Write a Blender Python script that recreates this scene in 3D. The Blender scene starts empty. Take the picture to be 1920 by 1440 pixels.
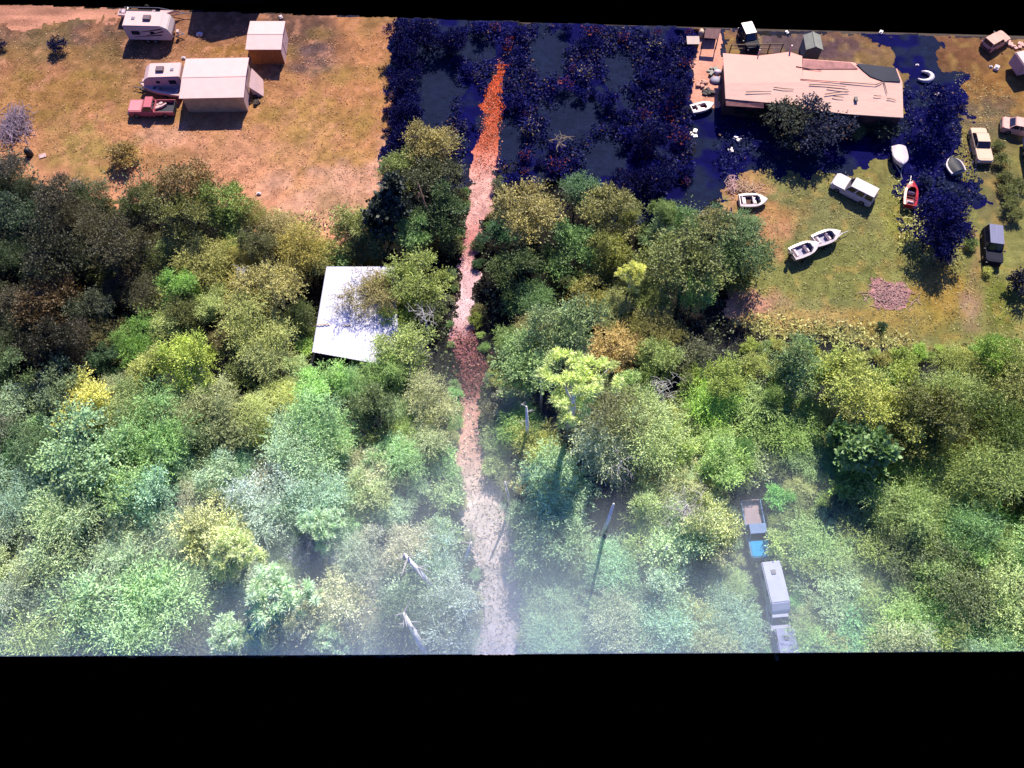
import bpy, bmesh, math, random
import numpy as np
from mathutils import Vector, Matrix
R = math.radians
random.seed(7); rng = np.random.default_rng(7)
S = bpy.context.scene; COL = S.collection

# ------------------------------------------------------------------ camera, world, sun, exposure
CAM_H, DEP, F = 80.0, 66.0, 1605.0
cam = bpy.data.cameras.new('camera'); cam_o = bpy.data.objects.new('camera', cam); COL.objects.link(cam_o)
cam_o.location = (0, 0, CAM_H); cam_o.rotation_euler = (R(90 - DEP), 0, 0)
cam.sensor_width = 36; cam.lens = 36 * F / 1920; cam.clip_end = 2000; cam.clip_start = 0.5
S.camera = cam_o
SUN_EL, SUN_AZ = 45.0, 14.0            # azimuth measured from +Y towards +X
W = bpy.data.worlds.new('World'); S.world = W; W.use_nodes = True
nt = W.node_tree; bg = nt.nodes['Background']
sky = nt.nodes.new('ShaderNodeTexSky'); sky.sky_type = 'NISHITA'; sky.sun_disc = False
sky.sun_elevation = R(SUN_EL); sky.sun_rotation = R(SUN_AZ)
tint = nt.nodes.new('ShaderNodeMix'); tint.data_type = 'RGBA'; tint.blend_type = 'MULTIPLY'
tint.inputs[0].default_value = 1.0; tint.inputs[7].default_value = (0.24, 0.36, 1.0, 1)
nt.links.new(sky.outputs[0], tint.inputs[6]); nt.links.new(tint.outputs[2], bg.inputs[0])
bg.inputs[1].default_value = 0.105
sun = bpy.data.lights.new('sun', 'SUN'); sun.energy = 5.0; sun.angle = R(0.5); sun.color = (1.0, 0.91, 0.75)
sun_o = bpy.data.objects.new('sun', sun); COL.objects.link(sun_o)
sd = Vector((math.sin(R(SUN_AZ)) * math.cos(R(SUN_EL)), math.cos(R(SUN_AZ)) * math.cos(R(SUN_EL)), math.sin(R(SUN_EL))))
sun_o.rotation_euler = sd.to_track_quat('Z', 'Y').to_euler(); sun_o.location = (0, 60, 120)
S.view_settings.view_transform = 'Standard'; S.view_settings.look = 'None'
S.view_settings.exposure = 1.05; S.view_settings.gamma = 1

# ------------------------------------------------------------------ survey: photo pixel <-> ground point
CT, ST = math.cos(R(90 - DEP)), math.sin(R(90 - DEP))
def ray(px, py):
    u, v = (px - 960) / F, (py - 720) / F
    return np.array((u, -v * CT + ST, -v * ST - CT))
def G(px, py, h=0.0):
    d = ray(px, py); t = (h - CAM_H) / d[2]
    return Vector((d[0] * t, d[1] * t, h))
def P(x, y, z=0.0):
    dz = z - CAM_H
    yc = y * CT + dz * ST; zc = -y * ST + dz * CT
    return 960 + F * x / -zc, 720 - F * yc / -zc
def plane(a, b):                       # boundary faces of the terrain block
    n = np.cross(ray(*a), ray(*b)); n /= np.linalg.norm(n); return n
N_TOP = plane((0, 9), (1920, 73)); N_BOT = plane((0, 1231), (1920, 1222))
if N_TOP @ ray(960, 600) < 0: N_TOP = -N_TOP
if N_BOT @ ray(960, 600) < 0: N_BOT = -N_BOT
C0 = np.array((0, 0, CAM_H))
def inside(p):                          # p: (n,3)
    q = p - C0
    return (q @ N_TOP > 0) & (q @ N_BOT > 0)

def lin(c):
    c = np.asarray(c, float) / 255
    return np.where(c <= 0.04045, c / 12.92, ((c + 0.055) / 1.055) ** 2.4)
KG = np.array((1.74, 1.66, 1.56))
def T(r, g, b, k=1.0): return tuple(np.clip(lin((r, g, b)) / KG * k, 0.0008, 0.85))

TAB = rng.random((64, 64))
def vn(x, y, sc, seed=0):
    x = np.asarray(x) / sc + seed * 7.31 + 100; y = np.asarray(y) / sc + seed * 3.77 + 100
    xi, yi = np.floor(x).astype(int), np.floor(y).astype(int); fx, fy = x - xi, y - yi
    fx, fy = fx * fx * (3 - 2 * fx), fy * fy * (3 - 2 * fy)
    g = lambda a, b: TAB[a % 64, b % 64]
    return (g(xi, yi) * (1 - fx) + g(xi + 1, yi) * fx) * (1 - fy) + (g(xi, yi + 1) * (1 - fx) + g(xi + 1, yi + 1) * fx) * fy
def inpoly(x, y, poly):
    c = np.zeros(x.shape, bool); n = len(poly)
    for i in range(n):
        x0, y0 = poly[i]; x1, y1 = poly[(i + 1) % n]
        if y0 == y1: continue
        c ^= ((y0 > y) != (y1 > y)) & (x < (x1 - x0) * (y - y0) / (y1 - y0) + x0)
    return c

# ------------------------------------------------------------------ materials
MATS = {}
def mat(name, col, rough=0.7, metal=0.0, var=0.25, scale=1.2, bump=0.0, spec=0.3, streak=None):
    if name in MATS: return MATS[name]
    m = bpy.data.materials.new(name); m.use_nodes = True; t = m.node_tree; b = t.nodes['Principled BSDF']
    b.inputs['Roughness'].default_value = rough; b.inputs['Metallic'].default_value = metal
    b.inputs['Specular IOR Level'].default_value = spec
    tc = t.nodes.new('ShaderNodeTexCoord'); n = t.nodes.new('ShaderNodeTexNoise')
    n.inputs['Scale'].default_value = scale; n.inputs['Detail'].default_value = 6; n.inputs['Roughness'].default_value = 0.65
    if streak:
        mp = t.nodes.new('ShaderNodeMapping'); mp.inputs['Scale'].default_value = streak
        t.links.new(tc.outputs['Object'], mp.inputs[0]); t.links.new(mp.outputs[0], n.inputs[0])
    else: t.links.new(tc.outputs['Object'], n.inputs[0])
    r = t.nodes.new('ShaderNodeValToRGB'); c = np.array(col[:3])
    r.color_ramp.elements[0].position = 0.3; r.color_ramp.elements[1].position = 0.7
    r.color_ramp.elements[0].color = (*np.clip(c * (1 - var), 0, 1), 1); r.color_ramp.elements[1].color = (*np.clip(c * (1 + var * 0.6), 0, 0.9), 1)
    t.links.new(n.outputs[0], r.inputs[0]); t.links.new(r.outputs[0], b.inputs['Base Color'])
    if bump:
        bp = t.nodes.new('ShaderNodeBump'); bp.inputs['Strength'].default_value = bump; bp.inputs['Distance'].default_value = 0.1
        t.links.new(n.outputs[0], bp.inputs['Height']); t.links.new(bp.outputs[0], b.inputs['Normal'])
    MATS[name] = m; return m

def ground_mat(name, fine=3.0, var=0.55, bump=0.6):
    m = bpy.data.materials.new(name); m.use_nodes = True; t = m.node_tree; b = t.nodes['Principled BSDF']
    b.inputs['Roughness'].default_value = 0.95; b.inputs['Specular IOR Level'].default_value = 0.05
    at = t.nodes.new('ShaderNodeAttribute'); at.attribute_name = 'Col'
    tc = t.nodes.new('ShaderNodeTexCoord')
    n1 = t.nodes.new('ShaderNodeTexNoise'); n1.inputs['Scale'].default_value = fine; n1.inputs['Detail'].default_value = 8; n1.inputs['Roughness'].default_value = 0.8
    n2 = t.nodes.new('ShaderNodeTexNoise'); n2.inputs['Scale'].default_value = 0.35; n2.inputs['Detail'].default_value = 5
    for n in (n1, n2): t.links.new(tc.outputs['Object'], n.inputs[0])
    a = t.nodes.new('ShaderNodeMath'); a.operation = 'MULTIPLY_ADD'; a.inputs[1].default_value = var * 2.4; a.inputs[2].default_value = 1 - var * 1.2
    t.links.new(n1.outputs[0], a.inputs[0])
    a2 = t.nodes.new('ShaderNodeMath'); a2.operation = 'MULTIPLY_ADD'; a2.inputs[1].default_value = 0.7; a2.inputs[2].default_value = 0.65
    t.links.new(n2.outputs[0], a2.inputs[0])
    mu = t.nodes.new('ShaderNodeMath'); mu.operation = 'MULTIPLY'; t.links.new(a.outputs[0], mu.inputs[0]); t.links.new(a2.outputs[0], mu.inputs[1])
    sc = t.nodes.new('ShaderNodeVectorMath'); sc.operation = 'SCALE'
    t.links.new(at.outputs['Color'], sc.inputs[0]); t.links.new(mu.outputs[0], sc.inputs['Scale']); t.links.new(sc.outputs[0], b.inputs['Base Color'])
    bp = t.nodes.new('ShaderNodeBump'); bp.inputs['Strength'].default_value = bump; bp.inputs['Distance'].default_value = 0.25
    t.links.new(n1.outputs[0], bp.inputs['Height']); t.links.new(bp.outputs[0], b.inputs['Normal'])
    return m
GM = ground_mat('soil_and_grass')

def leaf_mat(name, fleck=None, fleck_at=0.9, trans=0.35, spec=.45):
    """leaf colour = the tree's own colour, varied leaf by leaf"""
    m = bpy.data.materials.new(name); m.use_nodes = True; t = m.node_tree
    for n in list(t.nodes): t.nodes.remove(n)
    out = t.nodes.new('ShaderNodeOutputMaterial'); oi = t.nodes.new('ShaderNodeObjectInfo')
    at = t.nodes.new('ShaderNodeAttribute'); at.attribute_name = 'shade'
    mr = t.nodes.new('ShaderNodeMath'); mr.operation = 'MULTIPLY_ADD'; mr.inputs[1].default_value = 1.5; mr.inputs[2].default_value = 0.3
    t.links.new(at.outputs['Fac'], mr.inputs[0])
    sc = t.nodes.new('ShaderNodeVectorMath'); sc.operation = 'SCALE'
    t.links.new(oi.outputs['Color'], sc.inputs[0]); t.links.new(mr.outputs[0], sc.inputs['Scale'])
    c = sc.outputs[0]
    a2 = t.nodes.new('ShaderNodeAttribute'); a2.attribute_name = 'hue'
    hm = t.nodes.new('ShaderNodeMix'); hm.data_type = 'RGBA'; hm.blend_type = 'MULTIPLY'; hm.inputs[7].default_value = (1.12, 1.08, 0.70, 1)
    t.links.new(a2.outputs['Fac'], hm.inputs[0]); t.links.new(c, hm.inputs[6]); c = hm.outputs[2]
    if fleck:
        gt = t.nodes.new('ShaderNodeMath'); gt.operation = 'GREATER_THAN'; gt.inputs[1].default_value = fleck_at
        t.links.new(a2.outputs['Fac'], gt.inputs[0])
        fm = t.nodes.new('ShaderNodeMix'); fm.data_type = 'RGBA'; fm.inputs[7].default_value = (*fleck, 1)
        t.links.new(gt.outputs[0], fm.inputs[0]); t.links.new(c, fm.inputs[6]); c = fm.outputs[2]
    d = t.nodes.new('ShaderNodeBsdfPrincipled'); d.inputs['Roughness'].default_value = .55; d.inputs['Specular IOR Level'].default_value = spec; tr = t.nodes.new('ShaderNodeBsdfTranslucent'); mx = t.nodes.new('ShaderNodeMixShader'); mx.inputs[0].default_value = trans
    t.links.new(c, d.inputs[0]); t.links.new(c, tr.inputs[0]); t.links.new(d.outputs[0], mx.inputs[1]); t.links.new(tr.outputs[0], mx.inputs[2])
    t.links.new(mx.outputs[0], out.inputs[0]); return m
LEAF = leaf_mat('foliage', trans=.22) 
DARKLEAF = leaf_mat('dusky_foliage', T(140, 100, 74), 0.78, 0.1, .08)  # used on leaf colours that hold the wood's shade; flecks paint lit tips
REDLEAF = leaf_mat('rusty_foliage', T(176, 84, 58), 0.58, 0.1, .08)
TANLEAF = leaf_mat('tan_flecked_foliage', T(166, 150, 112), 0.55, 0.1, .08)
BARK = mat('bark', (0.10, 0.085, 0.075), 0.9, var=0.5, scale=3)
TWIGS = mat('weathered_twigs', (.40, .38, .37), .9, var=.4, scale=2.5)
DEADWOOD = mat('bleached_wood', (.82, .80, .80), 0.9, var=0.45, scale=2.5)
GREYWOOD = mat('grey_bark', (.66, .62, .62), 0.9, var=0.4, scale=2.5)
WHITE = mat('white_paint', T(232, 190, 180), 0.45, var=0.10)
CREAM = mat('cream_paint', T(240, 196, 160), 0.4, var=0.06)
PALE = mat('pale_fibreglass', T(225, 195, 200), 0.35, var=0.12)
PINKROOF = mat('pink_roof_sheet', T(246, 198, 186), 0.6, var=0.07, scale=0.8)
GLASS = mat('window_glass', (0.012, 0.013, 0.02), 0.08, var=0.1, spec=0.6)
RUBBER = mat('tyre_rubber', (0.012, 0.012, 0.013), 0.85)
STEEL = mat('dull_steel', (0.28, 0.27, 0.27), 0.4, 0.8)
DARK = mat('dark_plastic', (0.02, 0.02, 0.024), 0.5)
LAMP = mat('lamp_lens', (0.7, 0.68, 0.66), 0.15)
REDLAMP = mat('tail_lamp', (0.35, 0.02, 0.02), 0.2)

# ------------------------------------------------------------------ mesh builder
class MB:
    def __init__(s): s.v, s.f = [], []
    def add(s, vs, fs):
        o = len(s.v); s.v += [tuple(p) for p in vs]; s.f += [tuple(i + o for i in q) for q in fs]; return s
    def box(s, x0, x1, y0, y1, z0, z1, rot=0, c=(0, 0, 0)):
        ps = [(x, y, z) for z in (z0, z1) for x, y in ((x0, y0), (x1, y0), (x1, y1), (x0, y1))]
        ca, sa = math.cos(rot), math.sin(rot)
        ps = [(c[0] + x * ca - y * sa, c[1] + x * sa + y * ca, c[2] + z) for x, y, z in ps]
        return s.add(ps, [(3, 2, 1, 0), (4, 5, 6, 7), (0, 1, 5, 4), (1, 2, 6, 5), (2, 3, 7, 6), (3, 0, 4, 7)])
    def loft(s, rings, cap=True, close=True):
        n = len(rings[0]); o = len(s.v)
        for r_ in rings: s.v += [tuple(p) for p in r_]
        for i in range(len(rings) - 1):
            for j in range(n if close else n - 1):
                k = (j + 1) % n
                s.f.append((o + i * n + j, o + i * n + k, o + (i + 1) * n + k, o + (i + 1) * n + j))
        if cap:
            s.f.append(tuple(o + j for j in reversed(range(n)))); e = o + (len(rings) - 1) * n
            s.f.append(tuple(e + j for j in range(n)))
        return s
    def tube(s, pts, rad, n=7):
        pts = [Vector(p) for p in pts]; rings = []
        if not hasattr(rad, '__len__'): rad = [rad] * len(pts)
        for i, p in enumerate(pts):
            d = (pts[min(i + 1, len(pts) - 1)] - pts[max(i - 1, 0)]).normalized()
            a = d.orthogonal().normalized(); b = d.cross(a)
            if i and rings:
                pa = (Vector(rings[-1][0]) - pts[i - 1]); pa -= d * pa.dot(d)
                if pa.length > 1e-5: a = pa.normalized(); b = d.cross(a)
            rings.append([p + (a * math.cos(2 * math.pi * k / n) + b * math.sin(2 * math.pi * k / n)) * rad[i] for k in range(n)])
        return s.loft(rings)
    def prism(s, outline, z0, z1, inset=0.0, rise=0.0):
        c = np.mean(np.array(outline), 0); rings = [[(x, y, z0) for x, y in outline], [(x, y, z1) for x, y in outline]]
        if inset:
            q = [(x + (c[0] - x) / max(.01, math.hypot(c[0] - x, c[1] - y)) * inset, y + (c[1] - y) / max(.01, math.hypot(c[0] - x, c[1] - y)) * inset) for x, y in outline]
            rings.append([(x, y, z1 + rise) for x, y in q])
        return s.loft(rings)
    def quad(s, a, b, c, d): return s.add([a, b, c, d], [(0, 1, 2, 3)])
    def slab(s, pts, th):                # closed slab: pts top outline, thickness downwards
        return s.loft([[(p[0], p[1], p[2] - th) for p in pts], [tuple(p) for p in pts]])
    def build(s, name, m, parent=None, bevel=0.0, smooth=False, loc=None, rz=0):
        me = bpy.data.meshes.new(name); me.from_pydata(s.v, [], s.f)
        bm = bmesh.new(); bm.from_mesh(me); bmesh.ops.recalc_face_normals(bm, faces=bm.faces)
        if bevel: bmesh.ops.bevel(bm, geom=[e for e in bm.edges if e.calc_face_angle(0) > 0.5], offset=bevel, segments=2, affect='EDGES', clamp_overlap=True)
        bm.to_mesh(me); bm.free()
        if smooth: me.shade_smooth() if hasattr(me, 'shade_smooth') else None
        me.materials.append(m); o = bpy.data.objects.new(name, me); COL.objects.link(o)
        if parent: o.parent = parent
        if loc is not None: o.location = loc; o.rotation_euler = (0, 0, rz)
        return o
def tag(o, label=None, cat=None, group=None, kind=None):
    if label: o['label'] = label
    if cat: o['category'] = cat
    if group: o['group'] = group
    if kind: o['kind'] = kind
    return o
def thing(name, label, cat, loc=(0, 0, 0), rz=0, group=None):
    o = bpy.data.objects.new(name, None); COL.objects.link(o); o.empty_display_size = 0.3
    o.location = loc; o.rotation_euler = (0, 0, rz); return tag(o, label, cat, group)
def np_mesh(name, verts, quads, attrs, m):
    me = bpy.data.meshes.new(name); n = len(quads)
    me.vertices.add(len(verts)); me.vertices.foreach_set('co', np.asarray(verts, np.float32).ravel())
    me.loops.add(n * 4); me.loops.foreach_set('vertex_index', np.asarray(quads, np.int32).ravel())
    me.polygons.add(n); me.polygons.foreach_set('loop_start', np.arange(0, n * 4, 4, dtype=np.int32))
    for k, (dom, typ, arr) in attrs.items():
        a = me.attributes.new(k, typ, dom)
        a.data.foreach_set('color' if typ == 'FLOAT_COLOR' else 'value', np.asarray(arr, np.float32).ravel())
    me.update(calc_edges=True); me.materials.append(m); return me
def heading(a, b):                      # angle on the ground of the line from pixel a to pixel b
    d = G(*b) - G(*a); return math.atan2(d.y, d.x)

# ------------------------------------------------------------------ ground sheets
def sheet(name, poly, z, colfn, cell=0.3, rag=0.9, seed=1, label=None):
    w = [G(*p)[:2] for p in poly]; w = [(a, b) for a, b in w]; xs = [p[0] for p in w]; ys = [p[1] for p in w]
    gx = np.arange(min(xs) - 1, max(xs) + 1, cell); gy = np.arange(min(ys) - 1, max(ys) + 1, cell)
    X, Y = np.meshgrid(gx, gy); cx, cy = X[:-1, :-1] + cell / 2, Y[:-1, :-1] + cell / 2
    ox = (vn(cx, cy, 1.7, seed) - .5) * rag * 2 + (vn(cx, cy, .5, seed + 3) - .5) * rag
    oy = (vn(cx, cy, 1.7, seed + 1) - .5) * rag * 2 + (vn(cx, cy, .5, seed + 4) - .5) * rag
    keep = inpoly(cx + ox, cy + oy, w) & inside(np.stack((cx, cy, cx * 0 + z), -1).reshape(-1, 3)).reshape(cx.shape)
    jx = X + (rng.random(X.shape) - .5) * cell * .5; jy = Y + (rng.random(X.shape) - .5) * cell * .5
    nx = X.shape[1]; i, j = np.nonzero(keep); a = i * nx + j
    q = np.stack((a, a + 1, a + nx + 1, a + nx), 1)
    used, inv = np.unique(q, return_inverse=True); q = inv.reshape(-1, 4)
    V = np.stack((jx.ravel()[used], jy.ravel()[used], np.full(len(used), z)), 1)
    px, py = P(V[:, 0], V[:, 1], z); c = colfn(px, py, V[:, 0], V[:, 1])
    me = np_mesh(name, V, q, {'Col': ('POINT', 'FLOAT_COLOR', np.concatenate((c, np.ones((len(c), 1))), 1))}, GM)
    o = bpy.data.objects.new(name, me); COL.objects.link(o); o['kind'] = 'structure'; return o
def blend(px, py, base, blobs, x, y, seed=2):
    c = np.tile(np.array(base), (len(px), 1)); wob = vn(x, y, 2.2, seed) * .55 + vn(x, y, .8, seed + 5) * .45
    for bx, by, rx, ry, col in blobs:
        d = np.sqrt(((px - bx) / rx) ** 2 + ((py - by) / ry) ** 2) + (wob - .5) * 0.9
        w = np.clip((1.15 - d) / .5, 0, 1); w = (w * w * (3 - 2 * w))[:, None]; c = c * (1 - w) + np.array(col) * w
    return c
BIG = -260; RIGHT = 2180
# forest floor: the one sheet under everything, cut square at the edges of the surveyed block
def floor_col(px, py, x, y):
    c = blend(px, py, T(40, 36, 32), [(950, 180, 700, 170, T(38, 42, 70)), (1650, 200, 420, 170, T(46, 46, 66)), (960, 1150, 900, 260, T(54, 58, 60))], x, y)
    n = vn(x, y, .9, 9)[:, None]; return c * (.6 + .8 * n)
fl = sheet('ground', [(BIG - 300, -20), (RIGHT + 300, 90), (RIGHT + 300, 1300), (BIG - 300, 1300)], 0.0, floor_col, cell=0.45, rag=0)
def soil_block():
    a, b = [G(BIG - 300, 0), G(RIGHT + 300, 82)], [G(RIGHT + 300, 1219), G(BIG - 300, 1233)]
    ring = [a[0], a[1], b[0], b[1]]
    m = MB(); m.loft([[(p.x, p.y, -.5) for p in ring], [(p.x, p.y, -0.05) for p in ring]]); o = m.build('soil', mat('subsoil', (.05, .035, .025), .95)); o['kind'] = 'structure'
soil_block()

def field_col(px, py, x, y):
    t = np.clip((py - 40) / 380, 0, 1)[:, None]
    top, mid, low = np.array(T(146, 100, 72)), np.array(T(192, 134, 90)), np.array(T(222, 154, 118))
    c = np.where(t < .5, top + (mid - top) * t * 2, mid + (low - mid) * (t * 2 - 1))
    b = blend(px, py, (0, 0, 0), [], x, y)
    for bx, by, rx, ry, col, s in [(90, 70, 130, 40, (92, 78, 70), .7), (250, 90, 60, 40, (100, 80, 60), .6), (560, 60, 60, 60, (84, 66, 62), .7), (590, 110, 50, 30, (76, 70, 82), .6),
                                (690, 150, 60, 200, (196, 134, 86), .7), (600, 240, 120, 90, (176, 138, 72), .6), (130, 240, 50, 40, (200, 140, 100), .6), (320, 260, 60, 25, (214, 160, 130), .6),
                                (460, 290, 120, 45, (206, 146, 110), .8), (620, 380, 120, 70, (218, 164, 134), .85), (180, 280, 80, 50, (150, 132, 66), .7), (110, 180, 120, 50, (146, 112, 52), .6), (420, 95, 60, 12, (168, 124, 50), .5),
                                (725, 330, 40, 60, (220, 165, 140), .8), (560, 270, 60, 60, (190, 140, 90), .5)]:
        d = np.sqrt(((px - bx) / rx) ** 2 + ((py - by) / ry) ** 2) + (vn(x, y, 1.6, bx % 11) - .5) * 1.1
        w = np.clip((1.2 - d) / .7, 0, 1)[:, None] * s; c = c * (1 - w) + np.array(T(*col)) * w
    n = vn(x, y, 1.1, 21) * .5 + vn(x, y, .4, 22) * .5
    pk = np.clip((n - .58) * 5, 0, 1)[:, None] * .45; c = c * (1 - pk) + np.array(T(216, 150, 116)) * pk
    g = np.clip((vn(x, y, 3.2, 31) - .55) * 4, 0, 1)[:, None] * .35; c = c * (1 - g) + np.array(T(128, 112, 50)) * g
    return c * (.72 + .56 * vn(x, y, .55, 41))[:, None]
sheet('meadow', [(BIG, -10), (745, 30), (742, 120), (728, 240), (735, 300), (770, 350), (740, 430), (640, 470), (520, 450), (420, 400), (330, 370), (200, 400), (60, 340), (-60, 330), (BIG, 420)], .012, field_col, rag=.8)
def road_col(px, py, x, y):
    c = np.tile(np.array(T(206, 142, 112)), (len(px), 1)); n = vn(x * .25, y * 1.6, 1.0, 5)[:, None]
    return c * (.55 + .75 * n)
sheet('dirt_road', [(BIG, -2), (240, 13), (240, 36), (120, 42), (60, 52), (0, 56), (BIG, 66)], .018, road_col, rag=.9, seed=4)
def lawn_col(px, py, x, y):
    t = np.clip((py - 60) / 560, 0, 1)[:, None]
    a, b = np.array(T(136, 98, 66)), np.array(T(138, 134, 76)); c = a + (b - a) * np.clip(t * 1.9, 0, 1)
    for bx, by, rx, ry, col, s in [(1530, 400, 110, 60, (124, 120, 76), .8), (1600, 510, 150, 70, (126, 128, 70), .8), (1440, 430, 50, 50, (196, 138, 100), .9), (1390, 360, 50, 45, (198, 140, 104), .8), (1440, 400, 60, 20, (180, 130, 80), .6),
                                (1840, 120, 120, 60, (132, 92, 54), .7), (1880, 170, 80, 50, (150, 104, 56), .8), (1850, 220, 60, 40, (112, 92, 76), .7), (1870, 330, 40, 110, (112, 100, 70), .8), (1400, 570, 60, 30, (214, 152, 126), .9),
                                (1560, 600, 160, 22, (196, 160, 96), .8), (1760, 545, 70, 60, (170, 132, 62), .8), (1828, 570, 26, 40, (178, 138, 116), .7), (1830, 520, 16, 60, (160, 126, 92), .7), (1870, 560, 40, 60, (118, 126, 50), .8), (1690, 600, 120, 40, (160, 134, 62), .7),
                                (1790, 100, 60, 60, (120, 78, 54), .7), (1700, 420, 40, 60, (140, 136, 58), .6), (1470, 80, 90, 40, (88, 74, 82), .8), (1570, 90, 60, 40, (88, 64, 76), .7)]:
        d = np.sqrt(((px - bx) / rx) ** 2 + ((py - by) / ry) ** 2) + (vn(x, y, 1.4, bx % 13) - .5) * 1.0
        w = np.clip((1.2 - d) / .7, 0, 1)[:, None] * s; c = c * (1 - w) + np.array(T(*col)) * w
    n = np.clip((vn(x, y, .9, 51) - .6) * 4, 0, 1)[:, None] * .4; c = c * (1 - n) + np.array(T(186, 150, 82)) * n
    return c * (.72 + .56 * vn(x, y, .5, 42))[:, None]
sheet('lawn', [(1360, 66), (1600, 62), (1640, 80), (1775, 60), (RIGHT, 80), (RIGHT, 690), (1920, 640), (1840, 640), (1750, 665), (1650, 650), (1500, 625), (1420, 625), (1350, 590), (1380, 540), (1360, 420), (1345, 350), (1352, 150)], .012, lawn_col, rag=.9, seed=6)
SLATE_PATCHES = [(815, 165, 50, 78), (790, 250, 38, 50), (1028, 105, 34, 52), (950, 262, 36, 48), (1075, 222, 66, 50), (892, 92, 34, 30), (1160, 130, 30, 40), (1130, 300, 40, 40)]  # lighter slate patches within the shade-coloured ground
def in_slate(px, py, k=1.0):
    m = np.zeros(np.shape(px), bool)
    for a, b, rx, ry in SLATE_PATCHES: m |= ((px - a) / rx) ** 2 + ((py - b) / ry) ** 2 < k + 1.5 * (vn(np.asarray(px), np.asarray(py), 19, 5) * .6 + vn(np.asarray(px), np.asarray(py), 7, 6) * .4 - .5)
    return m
def shade_ground_col(px, py, x, y):
    n = vn(x, y, 3.5, 61) * .6 + vn(x, y, 1.2, 62) * .4; w = np.maximum(np.clip((n - .5) * 6, 0, 1), in_slate(px, py, 1.15) * 1.0)[:, None]
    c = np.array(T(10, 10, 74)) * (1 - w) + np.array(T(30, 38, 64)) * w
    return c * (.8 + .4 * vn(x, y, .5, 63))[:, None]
sheet('shade_toned_ground', [(748, 20), (1290, 40), (1300, 90), (1292, 200), (1300, 300), (1352, 350), (1350, 400), (1180, 420), (1040, 330), (960, 330), (905, 320), (800, 300), (735, 320), (728, 250), (742, 120)], .02, shade_ground_col, rag=2.8, cell=.13, seed=8)  # flat sheet with the wood's shade put into its navy colour
sheet('shade_toned_yard', [(1352, 200), (1690, 225), (1700, 150), (1672, 90), (1600, 62), (1765, 55), (1765, 110), (1770, 135), (1808, 150), (1822, 200), (1800, 260), (1788, 300), (1790, 330), (1845, 350), (1820, 440), (1795, 485), (1720, 470), (1700, 400), (1690, 340), (1670, 300), (1620, 305), (1590, 330), (1460, 330), (1420, 310), (1380, 345), (1330, 360), (1300, 300), (1300, 220)], .025, shade_ground_col, rag=1.2, cell=.11, seed=9)  # navy sheet paints tree and building shade onto the yard
def sand_col(px, py, x, y):
    c = np.tile(np.array(T(238, 168, 140)), (len(px), 1)); n = np.clip((vn(x, y, .7, 71) - .5) * 3, 0, 1)[:, None] * .35
    n = n * np.clip((py - 110) / 60, .1, 1)[:, None]
    return c * (1 - n) + np.array(T(150, 100, 80)) * n
sheet('sandy_strip', [(1300, 78), (1352, 62), (1356, 110), (1352, 150), (1345, 200), (1300, 205), (1296, 180), (1302, 140), (1297, 108)], .03, sand_col, rag=.35, cell=.2, seed=10)
TRAIL = [(940, 112, 10), (933, 150, 24), (922, 205, 32), (917, 260, 32), (912, 310, 44), (905, 350, 46), (893, 400, 36), (880, 445, 26), (874, 490, 28), (873, 540, 36), (868, 590, 40), (872, 640, 42), (892, 690, 62), (877, 740, 30), (874, 790, 38), (872, 830, 44), (890, 890, 58), (908, 950, 90), (925, 1010, 88), (938, 1070, 80), (942, 1130, 84), (938, 1190, 88), (932, 1245, 90)]
TX = lambda py: np.interp(py, [t[1] for t in TRAIL], [t[0] for t in TRAIL]); TW = lambda py: np.interp(py, [t[1] for t in TRAIL], [t[2] for t in TRAIL])
TC = [(110, (190, 70, 40)), (200, (206, 88, 52)), (270, (214, 108, 76)), (340, (238, 176, 160)), (400, (238, 174, 164)), (450, (216, 136, 130)), (530, (246, 196, 198)), (590, (248, 206, 208)), (640, (190, 120, 124)), (690, (120, 68, 72)), (730, (140, 84, 84)), (770, (214, 160, 146)), (850, (206, 164, 150)), (950, (240, 220, 210)), (1060, (232, 212, 206)), (1240, (226, 208, 212))]  # maroon entries put a shadowed stretch into the trail's colour
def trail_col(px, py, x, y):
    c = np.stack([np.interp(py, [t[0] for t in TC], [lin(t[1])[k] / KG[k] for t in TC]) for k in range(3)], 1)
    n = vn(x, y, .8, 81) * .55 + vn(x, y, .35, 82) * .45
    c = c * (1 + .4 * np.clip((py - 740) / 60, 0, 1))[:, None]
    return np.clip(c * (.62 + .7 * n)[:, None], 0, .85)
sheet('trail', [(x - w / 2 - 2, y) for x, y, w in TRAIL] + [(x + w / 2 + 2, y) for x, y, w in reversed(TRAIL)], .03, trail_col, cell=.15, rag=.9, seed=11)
sheet('trail', [(953, 68), (966, 66), (962, 98), (950, 100)], .03, trail_col, cell=.2, rag=.3, seed=12)

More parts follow.
